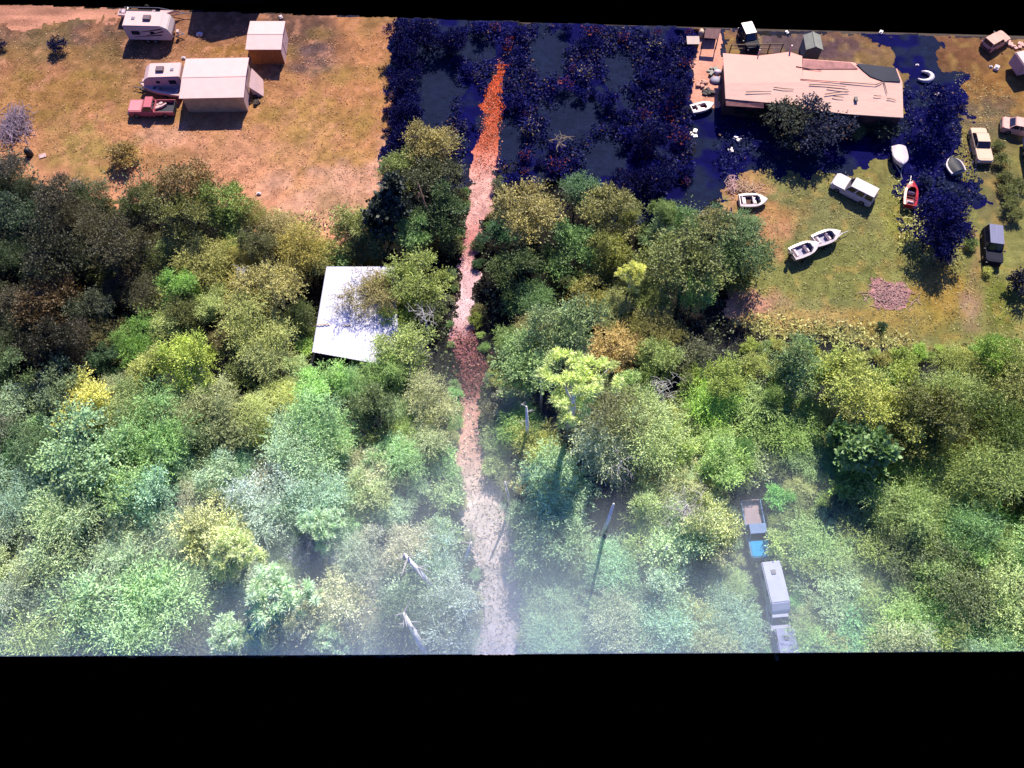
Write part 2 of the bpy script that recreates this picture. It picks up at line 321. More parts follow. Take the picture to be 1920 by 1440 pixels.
# ------------------------------------------------------------------ foliage
def unit(a): return a / np.maximum(np.linalg.norm(a, axis=-1, keepdims=True), 1e-6)
def leaves(pos, axis, ln, wd, upb=1.3):
    n = len(pos); axis = unit(axis)
    nr = unit(rng.normal(size=(n, 3)) + np.array((0, 0, upb))); side = unit(np.cross(axis, nr))
    l = (ln * (.7 + .6 * rng.random(n)))[:, None]; w = (wd * (.7 + .6 * rng.random(n)))[:, None]
    up = unit(np.cross(side, axis))
    v = np.stack((pos, pos + axis * l * .5 + side * w + up * w * .25, pos + axis * l, pos + axis * l * .5 - side * w + up * w * .25), 1)
    return v                              # (n,4,3)
def crown_arrays(Rr, Hc, zc, lobes=11, twigs=60, per=9, ln=.3, wd=.09, tw=.8, droop=0., flat=.75, spread=.62, seed=0, subs=5):
    global rng; keep_rng = rng; rng = np.random.default_rng(1000 + seed)
    L = []; ns = subs; sub = []
    for k in range(ns):                  # several leaders make one uneven crown
        a = k * 6.283 / ns + rng.random() * 1.2; q = Rr * spread * (.55 + .5 * rng.random()) * (k > 0 or ns == 1) * (ns > 1)
        sub.append((math.cos(a) * q, math.sin(a) * q, (rng.random() - .55) * Hc * .75 * (k > 0), Rr * (.34 + .3 * rng.random()) if ns > 1 else Rr * .75))
    for i in range(lobes):
        sx_, sy_, sz_, sr_ = sub[i % ns]; t = ((i // ns) + .5) / (lobes / ns); ph = i * 2.399 + rng.random() * 1.5; el = math.asin(min(1, 1.25 * t - .22)) if t < .97 else 1.4
        r = sr_ * (.55 + .7 * rng.random()); rad = Rr * (.13 + .10 * rng.random())
        L.append((np.array((sx_ + math.cos(ph) * math.cos(el) * r, sy_ + math.sin(ph) * math.cos(el) * r, zc + sz_ + math.sin(el) * Hc * .45 * (.5 + .7 * rng.random()))), rad))
    allv, sh, hu = [], [], []
    for c, rad in L:
        d = unit(rng.normal(size=(twigs, 3)) + np.array((0, 0, .55)))
        d[:, 2] *= flat
        base = c + d * rad * (.55 + .45 * rng.random((twigs, 1)) ** .5)
        td = unit(d + rng.normal(size=(twigs, 3)) * .45 + np.array((0, 0, .15 - droop)))
        tl = tw * (.6 + .8 * rng.random(twigs)); tone = np.clip(.5 + .2 * rng.normal(size=twigs), 0, 1); lt = rng.random() * .5; lobe_tone = rng.random()
        s = np.linspace(0, 1, per)
        pos = base[:, None] + td[:, None] * (s[None, :, None] * tl[:, None, None]); pos[:, :, 2] -= (droop * s ** 2 * tl[:, None] * .6)
        pos = pos + rng.normal(size=pos.shape) * .05
        ax = td[:, None] + rng.normal(size=pos.shape) * .5
        allv.append(leaves(pos.reshape(-1, 3), ax.reshape(-1, 3), ln, wd))
        sh.append(np.clip(np.repeat(tone, per) * .3 + .3 * rng.random(twigs * per) + .4 * lobe_tone, 0, 1))
        hu.append(np.clip(np.repeat(rng.random(twigs) * .5 + lt * .6, per) + (rng.random(twigs * per) - .5) * .3, 0, 1))
    rng = keep_rng
    return np.concatenate(allv), np.concatenate(sh), np.concatenate(hu), L
def pine_arrays(Rr, Hc, zc, tufts=70, seed=0):
    global rng; keep_rng = rng; rng = np.random.default_rng(2000 + seed); vs, sh, hu, L = [], [], [], []
    for i in range(tufts):
        t = rng.random(); ph = rng.random() * 6.283; el = math.asin(t * .98)
        r = Rr * math.sqrt(rng.random()) * (.8 + .25 * math.sin(ph * 3 + seed)); c = np.array((math.cos(ph) * r, math.sin(ph) * r, zc + Hc * (.5 - .55 * (r / Rr) ** 2) - .15 * Hc + rng.normal() * .35 - Hc * .35 * (rng.random() < .3)))
        k = 80; d = unit(rng.normal(size=(k, 3)) + np.array((0, 0, .5)))
        vs.append(leaves(c + d * .1, d, .42, .035, 0)); tn = .45 + .4 * rng.random()
        sh.append(np.clip(tn + .2 * rng.normal(size=k), 0, 1)); hu.append(np.clip(.25 + .3 * rng.random() + .1 * rng.normal(size=k), 0, 1))
        if i % 5 == 0: L.append((c, .5))
    rng = keep_rng
    return np.concatenate(vs), np.concatenate(sh), np.concatenate(hu), L
def leaf_mesh(name, v, sh, hu, m):
    n = len(v); return np_mesh(name, v.reshape(-1, 3), np.arange(n * 4).reshape(-1, 4), {'shade': ('FACE', 'FLOAT', sh), 'hue': ('FACE', 'FLOAT', hu)}, m)
def trunk_mb(L, zc, r=.16, lean=(0, 0), ztop=None):
    m = MB(); zt = ztop or zc
    pts = [(0, 0, -.1), (lean[0] * .3 + .08, lean[1] * .3, zt * .35), (lean[0] * .7 - .05, lean[1] * .7 + .06, zt * .7), (lean[0], lean[1], zt)]
    m.tube(pts, [r * 1.3, r, r * .8, r * .5], 8)
    for i, (c, rad) in enumerate(L[::4]):
        k = .45 + .5 * ((i * 37) % 10) / 10; b = Vector(pts[1]).lerp(Vector(pts[3]), k); e = Vector(c); mid = b.lerp(e, .5) + Vector((0, 0, -.15))
        m.tube([b, mid, e], [r * .45, r * .3, r * .08], 5)
    return m
PROTO = {}
def proto(kind, arr, tr, m=None):
    v, sh, hu, L = arr; me = leaf_mesh(kind + '_crown', v, sh, hu, m or LEAF)
    to = tr; PROTO.setdefault(kind, []).append((me, to, (v, sh, hu), m or LEAF, float(np.mean(v[:, :, 2]))))
def mesh_of(mb, m):
    me = bpy.data.meshes.new('trunk'); me.from_pydata(mb.v, [], mb.f); me.materials.append(m); me.shade_smooth(); return me
for s in range(5):
    a = crown_arrays(3.4, 4.2, 4.6, lobes=36, twigs=38, per=9, ln=.19, wd=.06, tw=.75, flat=.5, seed=s); proto('broadleaf', a, mesh_of(trunk_mb(a[3], 5.0), BARK))
for s in range(4):
    a = crown_arrays(3.4, 3.6, 4.6, lobes=34, twigs=34, per=13, ln=.22, wd=.038, tw=1.35, droop=.45, flat=.6, seed=20 + s); proto('feathery', a, mesh_of(trunk_mb(a[3], 4.8, .13), BARK))
for s in range(4):
    a = crown_arrays(2.0, 2.0, 1.5, lobes=18, twigs=30, per=8, ln=.2, wd=.06, tw=.6, flat=.6, seed=40 + s, subs=4); proto('shrub', a, mesh_of(trunk_mb(a[3], 1.4, .07), BARK))
for s in range(2):
    a = pine_arrays(2.7, 4.2, 9.0, 95, s); proto('pine', a, mesh_of(trunk_mb(a[3], 10.0, .2), GREYWOOD))
a = pine_arrays(3.4, 3.0, 15.5, 100, 7); proto('tall_pine', a, mesh_of(trunk_mb(a[3], 15.4, .30, (0.0, -.2)), GREYWOOD))
for s in range(2):
    a = crown_arrays(2.4, 4.4, 4.2, lobes=34, twigs=24, per=7, ln=.38, wd=.17, tw=.5, spread=.5, seed=60 + s); proto('bigleaf', a, mesh_of(trunk_mb(a[3], 5.0, .13), BARK))
for s in range(3):
    a = crown_arrays(3.4, 4.0, 4.0, lobes=34, twigs=20, per=8, ln=.30, wd=.09, tw=.8, seed=70 + s); proto('dusky', a, mesh_of(trunk_mb(a[3], 4.6), BARK), DARKLEAF)
for s in range(2):
    a = crown_arrays(2.0, 1.6, 1.2, lobes=15, twigs=15, per=7, ln=.28, wd=.09, tw=.6, seed=80 + s); proto('dusky_shrub', a, mesh_of(trunk_mb(a[3], 1.2, .06), BARK), DARKLEAF)
for s in range(2):
    a = crown_arrays(2.0, 1.6, 1.2, lobes=12, twigs=12, per=6, ln=.28, wd=.09, tw=.8, seed=84 + s); proto('rusty_shrub', a, mesh_of(trunk_mb(a[3], 1.2, .06), BARK), REDLEAF); proto('tan_shrub', a, mesh_of(trunk_mb(a[3], 1.2, .06), BARK), TANLEAF)

SPEC = {'broadleaf': ('broadleaf_tree', 'tree', 'bushy tree'), 'feathery': ('feathery_tree', 'tree', 'feathery drooping tree'), 'shrub': ('shrub', 'shrub', 'low shrub'),
        'pine': ('pine_tree', 'pine', 'pine with rounded needle tufts'), 'tall_pine': ('pine_tree', 'pine', 'tall pine on a bare grey trunk'), 'bigleaf': ('large_leaf_tree', 'tree', 'dark large-leaved tree'),
        'dusky': ('broadleaf_tree', 'tree', 'dusky blue tree'), 'dusky_shrub': ('dusky_bush', 'bush', 'dusky blue bush'), 'rusty_shrub': ('dusky_bush', 'bush', 'rust-flecked dark bush'), 'tan_shrub': ('dusky_bush', 'bush', 'tan-flecked dark bush')}
TREES = []
def plant(kind, px, py, sc, rgb, label=None, sz=1.0, var=None):
    """px,py: where the middle of the crown shows; the stem stands plumb under it"""
    ps = PROTO[kind]; k = var if var is not None else random.randrange(len(ps)); me, tm, arr, m, zc = ps[k % len(ps)]
    h = zc * sc * sz; g = G(px, py, h); name = SPEC[kind][0]
    rz = 0.0 if kind == 'tall_pine' else random.random() * 6.283
    root = thing(name, label or '?', SPEC[kind][1], (g.x, g.y, 0), rz); root.scale = (sc, sc, sc * sz)
    M = Matrix.Translation((g.x, g.y, 0)) @ Matrix.Rotation(rz, 4, 'Z') @ Matrix.Diagonal((sc, sc, sc * sz, 1))
    v = arr[0]; A = np.array(M.to_3x3()); b = np.array((g.x, g.y, 0)); ctr = v.reshape(-1, 3)[::4] @ A.T + b; ok = inside(ctr)
    tmesh = tm
    if not ok.all():                     # the crown reaches over the cut edge of the terrain: trim it there
        w = v.reshape(-1, 3) @ A.T + b; ok = inside(w).reshape(-1, 4).all(1)
        if ok.sum() < 30: bpy.data.objects.remove(root); return None
        me = leaf_mesh('trimmed_crown', v[ok], arr[1][ok], arr[2][ok], m)
        bmt = bmesh.new(); bmt.from_mesh(tm)
        Mi = M.inverted()
        for N in (N_TOP, N_BOT):
            pc = Mi @ Vector(C0); pn = (M.to_3x3().transposed() @ Vector(N)).normalized()
            bmesh.ops.bisect_plane(bmt, geom=bmt.verts[:] + bmt.edges[:] + bmt.faces[:], plane_co=pc, plane_no=pn, clear_inner=True)
        isl, seen = [], set()            # keep the one piece that still stands
        for v0 in bmt.verts:
            if v0 in seen: continue
            st, cur = [v0], []; seen.add(v0)
            while st:
                q = st.pop(); cur.append(q)
                for e in q.link_edges:
                    o2 = e.other_vert(q)
                    if o2 not in seen: seen.add(o2); st.append(o2)
            isl.append(cur)
        isl.sort(key=len)
        if isl: bmesh.ops.delete(bmt, geom=[q for g_ in isl[:-1] for q in g_], context='VERTS')
        tmesh = bpy.data.meshes.new('trunk'); bmt.to_mesh(tmesh); bmt.free(); tmesh.materials.append(BARK)
    c = bpy.data.objects.new('crown', me); COL.objects.link(c); c.parent = root; c.color = (*rgb, 1)
    if len(tmesh.vertices):
        t = bpy.data.objects.new('trunk', tmesh); COL.objects.link(t); t.parent = root
    TREES.append((root, kind, px, py, sc, rgb, label)); return root
def LC(r, g, b, k=1.0):
    c = np.array((r, g, b), float); c = (c * .84 + c.mean() * .16) * np.array((1.0, .99, .93)) if b < g else c
    return tuple(np.clip(lin(c) / KG * 2.95 * k, .001, .6))
# --- named trees of the photograph
plant('tall_pine', 1082, 712, 1.1, LC(166, 198, 116, .8), 'tall pine with yellow-green tufts on a bare grey trunk right of the trail', sz=.82, var=0)
for x, y, s, l in [(440, 1030, .95, 'bright green pine highest of the bottom-left pines'), (512, 1120, 1.15, 'largest blue-green pine near the bottom edge left of the trail'), (612, 1198, .72, 'small round pine at the bottom edge left of the trail'), (600, 985, .8, 'pine with pinkish twigs right of the bright green pine'), (430, 1195, .85, 'pine cut by the bottom edge below the largest pine')]:
    plant('pine', x, y, s, LC(150, 184, 126) if s == .95 else LC(140, 176, 146), l)
plant('pine', 1186, 512, .62, LC(160, 176, 92), 'small yellow-green pine top among dark trees below the dusky wood')
plant('bigleaf', 722, 388, 1.12, LC(34, 44, 40), 'dark large-leaved tree on the pink meadow edge left of the trail', sz=1.0)
plant('bigleaf', 1620, 835, 1.1, LC(84, 112, 66), 'glossy green large-leaved tree deep in the right-hand wood')
plant('broadleaf', 160, 752, .95, LC(196, 166, 84), 'golden yellow tree among green trees at the far left')
plant('broadleaf', 1300, 475, 1.25, LC(92, 100, 52), 'large olive tree at the left corner of the lawn'); plant('broadleaf', 1395, 470, .95, LC(70, 92, 54), 'green tree overhanging the left side of the lawn')
plant('broadleaf', 815, 275, .9, LC(124, 112, 60), 'tan olive tree at the meadow corner left of the orange trail'); plant('broadleaf', 808, 335, .9, LC(60, 64, 36), 'dark green tree between meadow and trail')
plant('broadleaf', 1000, 395, 1.1, LC(128, 118, 68), 'broad tan tree right of the trail bend'); plant('broadleaf', 1130, 400, .9, LC(112, 110, 60), 'tan tree right of the broad tan tree')
plant('feathery', 250, 1130, 1.35, LC(126, 158, 122), 'large feathery grey-green tree at the bottom left'); plant('feathery', 110, 985, 1.1, LC(130, 150, 116), 'feathery tree above the large feathery tree at bottom left')
plant('feathery', 560, 830, 1.0, LC(134, 164, 134), 'pale feathery tree left of the trail above the pines'); plant('broadleaf', 160, 850, 1.35, LC(110, 138, 104), 'wide green tree below the golden tree')
plant('feathery', 700, 545, .8, LC(118, 108, 68), 'brownish tree leaning over the top right of the white metal roof'); plant('broadleaf', 770, 528, .92, LC(116, 128, 62), 'green tree between the white metal roof and the trail')
plant('broadleaf', 765, 652, .85, LC(134, 148, 86), 'pale green tree over the lower right corner of the white metal roof')
plant('broadleaf', 1585, 712, 1.05, LC(134, 142, 68), 'tall yellow-green tree below the lawn'); plant('broadleaf', 1655, 775, 1.0, LC(138, 144, 66), 'yellow-green tree right of a leaning grey trunk')
plant('feathery', 1040, 900, 1.0, LC(130, 166, 132), 'rounded tree right of the pale trail bend'); plant('feathery', 1020, 990, 1.0, LC(124, 152, 128), 'dark rounded tree right of the lower trail')
plant('dusky', 1500, 232, 1.05, LC(44, 48, 44, .8), 'dusky tree in front of the long roof, left crown', .62); plant('dusky', 1548, 240, 1.05, LC(30, 34, 54, .8), 'dusky tree in front of the long roof, right crown', .62)
plant('dusky_shrub', 1442, 212, .8, LC(50, 54, 40), 'shrub under the left front eave of the long roof'); plant('shrub', 1538, 192, .62, LC(86, 84, 46), 'olive shrub top reaching over the long roof edge'); plant('shrub', 1572, 202, .5, LC(124, 110, 66), 'small tan shrub at the long roof edge')
for x, y, q, c_, l in [(1408, 206, .5, (40, 46, 44), 'dusky shrub at the left end of the long front eave'), (1470, 203, .6, (66, 70, 44), 'olive-dark shrub under the long front eave, left of the trees'), (1515, 196, .45, (84, 84, 50), 'olive shrub poking over the middle of the long front eave'), (1600, 218, .5, (54, 62, 44), 'dark shrub right of the trees at the long front eave'), (1632, 232, .5, (44, 52, 46), 'dark shrub near the right end of the long front eave')]: plant('shrub', x, y, q, LC(*c_), l)
plant('shrub', 1608, 245, .5, LC(70, 84, 48), 'green shrub by the right front corner of the long roof'); plant('dusky_shrub', 1660, 245, .8, LC(40, 50, 46), 'dark shrub below the right end of the long roof')
plant('dusky', 1772, 205, .75, LC(10, 12, 70, .8), 'navy tree between the long building and the pale sedan, upper'); plant('dusky', 1776, 395, .8, LC(12, 14, 66, .8), 'navy tree right of the red boat'); plant('dusky', 1772, 445, .7, LC(10, 14, 60, .8), 'navy tree left of the black car')  # navy leaf colour stands in for tree shade in the yard
plant('dusky_shrub', 1738, 338, .5, LC(30, 36, 60), 'dark shrub between the covered boat and the red boat'); plant('shrub', 1758, 428, .35, LC(150, 140, 70), 'small yellow shrub inside the navy shade')
plant('shrub', 1560, 445, .3, LC(186, 170, 80), 'yellow-green weed tuft behind the right-hand lawn boat'); plant('shrub', 1655, 612, .3, LC(40, 70, 44), 'small dark seedling at the foot of the lawn')
for i, (x, y, s) in enumerate([(1880, 300, .5), (1886, 330, .45), (1893, 355, .5), (1900, 380, .5), (1908, 402, .45), (1872, 272, .4), (1912, 345, .5)]):
    plant('shrub', x, y, s, LC(92, 96, 48), 'hedge shrub number along the right edge' if False else None)
plant('dusky_shrub', 1915, 530, .9, LC(24, 26, 40), 'dark shrub at the right edge below the black car')
plant('shrub', 1852, 508, .28, LC(150, 150, 76), 'yellow-green tuft at the nose of the black car'); plant('shrub', 1822, 456, .4, LC(96, 116, 60), 'green vine tuft left of the black car')
plant('dusky_shrub', 107, 85, .62, LC(18, 20, 50), 'round dark bush alone in the meadow'); plant('dusky_shrub', 0, 85, .4, LC(18, 20, 50), 'small dark bush at the left edge of the meadow')
plant('shrub', 230, 288, .85, LC(132, 108, 60), 'orange tan shrub on the meadow edge'); plant('shrub', 1350, 400, .7, LC(52, 84, 62), 'blue-green shrub at the lawn corner near the jon boat')
for x, y, sc_, l in [(990, 965, .5, 'small feathery bush at the right edge of the pale trail bend'), (1003, 1030, .5, 'small feathery bush below the pale trail bend, right of the trail'), (1040, 1085, .75, 'feathery tree right of the lower trail below the dark rounded tree'), (1018, 1165, .6, 'small feathery tree at the right edge of the trail bottom'), (1075, 1190, .8, 'feathery tree at the bottom edge right of the trail')]: plant('feathery', x, y, sc_, LC(132, 166, 134), l, .6)
# --- random fill by region
FOREST = [[(-170, 300), (40, 280), (90, 345), (190, 350), (200, 300), (330, 310), (430, 370), (560, 430), (690, 400), (760, 300), (800, 250), (875, 260), (870, 420), (845, 500), (850, 640), (880, 720), (850, 820), (890, 960), (915, 1100), (905, 1250), (-170, 1250)],
          [(950, 350), (1030, 335), (1180, 385), (1290, 380), (1420, 420), (1430, 520), (1360, 580), (1400, 665), (1490, 660), (1640, 700), (1760, 705), (1850, 650), (2090, 620), (2090, 1250), (970, 1250), (950, 1000), (900, 880), (890, 740), (940, 640), (900, 560), (905, 430)]]
CARS_PX = [(1412, 985, 24, 58), (1444, 1105, 26, 60), (1462, 1195, 26, 55), (1068, 850, 6, 45), (1134, 962, 6, 35), (1385, 620, 44, 38), (1330, 600, 20, 20)]
def roof_clear(px, py): return 575 < px < 705 and 488 < py < 690
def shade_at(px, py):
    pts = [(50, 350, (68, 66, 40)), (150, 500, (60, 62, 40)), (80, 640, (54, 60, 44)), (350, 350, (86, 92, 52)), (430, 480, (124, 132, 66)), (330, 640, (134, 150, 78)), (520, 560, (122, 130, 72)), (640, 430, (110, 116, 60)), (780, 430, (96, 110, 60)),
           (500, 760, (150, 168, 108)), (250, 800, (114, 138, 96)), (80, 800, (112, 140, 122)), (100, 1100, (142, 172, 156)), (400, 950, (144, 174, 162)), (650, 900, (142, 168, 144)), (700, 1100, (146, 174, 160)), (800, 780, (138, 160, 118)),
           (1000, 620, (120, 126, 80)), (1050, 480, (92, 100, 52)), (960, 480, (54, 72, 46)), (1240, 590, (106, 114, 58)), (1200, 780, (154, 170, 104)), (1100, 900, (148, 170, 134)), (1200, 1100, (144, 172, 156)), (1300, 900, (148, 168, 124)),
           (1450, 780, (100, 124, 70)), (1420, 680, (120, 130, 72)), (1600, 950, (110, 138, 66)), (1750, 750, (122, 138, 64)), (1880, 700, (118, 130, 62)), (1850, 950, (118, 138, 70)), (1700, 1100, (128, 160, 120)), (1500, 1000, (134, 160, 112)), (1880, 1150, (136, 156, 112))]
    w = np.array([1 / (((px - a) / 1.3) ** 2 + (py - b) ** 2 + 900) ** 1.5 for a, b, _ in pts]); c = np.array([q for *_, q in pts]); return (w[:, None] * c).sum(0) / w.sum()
placed = [(t[2], t[3], 60 * t[4]) for t in TREES if t[1] not in ('shrub', 'dusky_shrub')]
LANE = [(1385, 830), (1460, 830), (1540, 1240), (1430, 1240), (1392, 1000)]
def ok_spot(px, py, r):
    if r > 34 and inpoly(np.array([px]), np.array([py]), LANE)[0]: return False
    for k in (0, .5, -.5):
        if 100 < py + k * r < 1250 and abs(px - TX(py + k * r)) < TW(py + k * r) / 2 + r * .92: return False
    for a, b, hw, hh in CARS_PX:
        if abs(px - a) < hw + r * .9 and abs(py - b) < hh + r * .8: return False
    if 586 - r * .8 < px < 700 + r * .5 and 515 - r * .55 < py < 668 + r * .62: return False
    for a, b, q in placed:
        if (px - a) ** 2 + (py - b) ** 2 < ((r + q) * (.54 if py < 760 else .45)) ** 2: return False
    return True
rnd = random.Random(11)
n_big = 0
for tries in range(16000):
    if n_big >= 400: break
    px, py = rnd.uniform(-150, 2070), rnd.uniform(270, 1250)
    if not any(inpoly(np.array([px]), np.array([py]), f)[0] for f in FOREST): continue
    sc = rnd.choice((.5, .62, .72, .85, 1.0)) if tries < 6000 else rnd.choice((.4, .5, .6)); r = sc * 62
    if not ok_spot(px, py, r): continue
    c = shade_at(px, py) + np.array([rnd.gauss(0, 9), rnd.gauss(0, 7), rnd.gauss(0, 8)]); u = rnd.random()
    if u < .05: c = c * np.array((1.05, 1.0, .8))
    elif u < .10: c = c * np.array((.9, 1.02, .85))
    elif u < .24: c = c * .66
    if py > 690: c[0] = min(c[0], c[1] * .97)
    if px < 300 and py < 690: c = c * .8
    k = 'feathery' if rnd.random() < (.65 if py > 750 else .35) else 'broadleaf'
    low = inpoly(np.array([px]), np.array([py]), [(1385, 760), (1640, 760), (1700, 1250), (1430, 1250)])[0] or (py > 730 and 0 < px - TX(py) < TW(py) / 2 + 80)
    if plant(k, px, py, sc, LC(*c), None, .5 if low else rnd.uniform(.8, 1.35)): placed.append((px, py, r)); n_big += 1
n_s = 0
for tries in range(15000):
    if n_s >= 165: break
    px, py = rnd.uniform(-100, 2020), rnd.uniform(300, 1240)
    if not any(inpoly(np.array([px]), np.array([py]), f)[0] for f in FOREST): continue
    sc = rnd.choice((.55, .7, .9, 1.1)); r = sc * 36
    if not ok_spot(px, py, r * .62): continue
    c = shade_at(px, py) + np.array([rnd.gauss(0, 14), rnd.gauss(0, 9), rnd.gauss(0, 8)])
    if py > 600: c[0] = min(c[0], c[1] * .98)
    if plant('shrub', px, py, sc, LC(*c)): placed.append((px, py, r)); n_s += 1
for i in range(30):                       # scrub at the foot of the lawn
    px = 1395 + i * 17.5; py = 642 + 22 * math.sin(min(1, i / 20) * 2.2) + rnd.uniform(-9, 14); c = shade_at(px, py) + np.array([rnd.gauss(4, 10), rnd.gauss(6, 8), rnd.gauss(0, 8)])
    plant('shrub', px, py, rnd.choice((.3, .45, .6)), LC(*c))
for i in range(20):                       # bushes hemming in the row of old vehicles
    py = 945 + i * 15; px = 1404 + (py - 945) * .235 + (-1) ** i * rnd.uniform(36, 46); c = shade_at(px, py) + np.array([rnd.gauss(0, 10), rnd.gauss(0, 8), rnd.gauss(0, 8)])
    plant('shrub', px, py, rnd.choice((.35, .45, .5)), LC(*c))
for i in range(64):                       # low growth leaning over the trail's edges
    py = 330 + i * 14.2 + rnd.uniform(-6, 6); sd_ = rnd.choice((-1, 1)); px = TX(py) + sd_ * (TW(py) / 2 + rnd.uniform(2, 12)); c = shade_at(px, py) + np.array([rnd.gauss(0, 14), rnd.gauss(0, 9), rnd.gauss(0, 8)])
    plant('shrub', px, py, rnd.choice((.22, .3, .4)), LC(*c))
# dusky wood around the trail head, its shade put into the leaf colour
n_d = 0
for tries in range(3000):
    if n_d >= 84: break
    px, py = rnd.uniform(752, 1292), rnd.uniform(48, 345)
    if abs(px - TX(py)) < TW(py) / 2 + 26 and py > 100: continue
    if in_slate(np.array([px]), np.array([py]), 1.3)[0]: continue
    sc = rnd.choice((.35, .5, .7)); r = sc * 34
    if any((px - a) ** 2 + (py - b) ** 2 < ((r + q) * .6) ** 2 for a, b, q in placed): continue
    u = rnd.random(); k = 'rusty_shrub' if u < .28 and px > 900 else 'tan_shrub' if u < .5 and px > 820 else 'dusky_shrub'
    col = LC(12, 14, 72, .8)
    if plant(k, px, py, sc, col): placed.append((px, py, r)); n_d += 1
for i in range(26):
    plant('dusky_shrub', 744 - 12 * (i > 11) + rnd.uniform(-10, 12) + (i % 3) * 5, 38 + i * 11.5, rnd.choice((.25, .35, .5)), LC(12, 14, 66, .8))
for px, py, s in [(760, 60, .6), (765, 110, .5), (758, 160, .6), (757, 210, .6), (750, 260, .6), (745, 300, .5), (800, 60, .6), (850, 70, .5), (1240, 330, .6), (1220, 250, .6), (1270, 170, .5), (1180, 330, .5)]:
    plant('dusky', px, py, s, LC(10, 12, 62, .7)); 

# ------------------------------------------------------------------ labels for the trees that the wood shares
LM = [('the white metal roof', 655, 590), ('the tall bare-trunked pine', 1075, 720), ('the blue-nosed pickup', 1412, 990), ('the grey bus body', 1445, 1095), ('the golden yellow tree', 160, 752), ('the bright green pine', 440, 1030), ('the meadow shed', 412, 155), ('the lawn boats', 1520, 460),
      ('the black car', 1855, 460), ('the orange trail head', 930, 180), ('the pink trail bend', 870, 560), ('the shaded trail stretch', 895, 690), ('the bottom of the trail', 935, 1180), ('the pale trail bend', 890, 900), ('the long roof', 1530, 160), ('the grey brush pile', 30, 235), ('the large feathery tree', 250, 1130), ('the ash patch', 1665, 552), ('the large-leaved dark tree', 722, 388), ('the glossy large-leaved tree', 1620, 835), ('the snag with a shadow', 1135, 960), ('the bottom right corner', 1915, 1215)]
def hue_word(c):
    r, g, b = c; s = r + g + b
    if s < .06: return 'dark'
    if r > g * 1.12: return 'tan'
    if r > g * .93: return 'yellow-olive'
    if b > g * .55: return 'blue-green'
    return 'green' if s > .2 else 'deep green'
bucket = {}
for root, kind, px, py, sc, rgb, label in TREES:
    if label: continue
    nm, lx, ly = min(LM, key=lambda l: (l[1] - px) ** 2 + (l[2] - py) ** 2); dx, dy = px - lx, py - ly
    rel = ('left of' if dx < 0 else 'right of') if abs(dx) > abs(dy) * 1.2 else ('beyond' if dy < 0 else 'in front of')
    size = 'small' if sc < .65 else 'mid-sized' if sc < .9 else 'large'
    word = SPEC[kind][2]
    if 'dusky' not in word and 'flecked' not in word: word = f'{size} {hue_word(rgb)} ' + word.replace('low ', '')
    else: word = f'{size} {word}'
    bucket.setdefault((word, rel, nm), []).append((math.hypot(dx, dy), root))
ORD = ['nearest', 'second nearest', 'third nearest', 'fourth nearest', 'fifth nearest', 'sixth nearest', 'seventh nearest', 'eighth nearest', 'ninth nearest', 'tenth nearest', 'eleventh nearest', 'twelfth nearest']
for (word, rel, nm), lst in bucket.items():
    lst.sort(key=lambda t: t[0])
    for i, (_, root) in enumerate(lst):
        if len(f'{word} {rel} {nm}'.split()) > 12: word = word.replace(' drooping', '')
        root['label'] = f'{word} {rel} {nm}' + (f', {ORD[min(i, 11)]} of these' if len(lst) > 1 else '')
for root, kind, px, py, *_ in TREES:
    root['group'] = 'trees of the dusky wood' if kind in ('dusky', 'dusky_shrub', 'rusty_shrub', 'tan_shrub') else 'pines in the wood' if 'pine' in kind else 'shrubs' if kind == 'shrub' else 'trees of the green wood'

# ------------------------------------------------------------------ undergrowth and litter: nobody could count these
def scatter(name, polys, n, h, ln, wd, rgb, m, seed, density=None, twigs=4):
    global rng; rng = np.random.default_rng(seed); pts = []
    while len(pts) < n:
        px, py = rng.uniform(-200, 2120, 4000), rng.uniform(40, 1250, 4000)
        k = np.zeros(4000, bool)
        for p in polys: k |= inpoly(px, py, p)
        if density is not None: k &= rng.random(4000) < density(px, py)
        for a, b in zip(px[k], py[k]): pts.append(G(a, b)[:])
    pts = np.array(pts[:n]); pts[:, 2] = .05
    base = np.repeat(pts, twigs, 0) + rng.normal(size=(n * twigs, 3)) * np.array((.3, .3, 0)) ; base[:, 2] = rng.random(n * twigs) * h + .04
    v = leaves(base, rng.normal(size=base.shape) * np.array((1, 1, .35)) + np.array((0, 0, .2)), ln, wd, 1.2); ok = inside(v.reshape(-1, 3)).reshape(-1, 4).all(1); v = v[ok]
    me = leaf_mesh(name, v, rng.random(len(v)), rng.random(len(v)) * .8, m); o = bpy.data.objects.new(name, me); COL.objects.link(o); o.color = (*rgb, 1); o['kind'] = 'stuff'; return o
def off_obj(px, py):
    d = (np.abs(px - TX(py)) > TW(py) / 2 + 4).astype(float)
    for a, b, hw, hh in CARS_PX[:3]: d *= ~((np.abs(px - a) < hw) & (np.abs(py - b) < hh))
    return d * ~((px > 584) & (px < 735) & (py > 505) & (py < 680))
tag(scatter('undergrowth', FOREST, 16000, 1.5, .30, .09, LC(58, 68, 42), LEAF, 5, off_obj), 'low green undergrowth filling the floor of the wood', 'undergrowth')
TP = [[(x - w / 2, y) for x, y, w in TRAIL] + [(x + w / 2, y) for x, y, w in reversed(TRAIL)]]
tag(scatter('leaf_litter', TP, 600, .05, .17, .055, T(226, 120, 84), LEAF, 6, lambda px, py: np.clip((350 - py) / 110, 0, 1), 3), 'orange-red dead leaf litter at the head of the trail', 'leaf litter')
tag(scatter('leaf_litter', TP, 620, .04, .13, .035, T(246, 210, 208), LEAF, 16, lambda px, py: np.clip((py - 230) / 110, 0, 1) * (py < 640), 3), 'pink dead leaf litter on the middle trail', 'leaf litter')
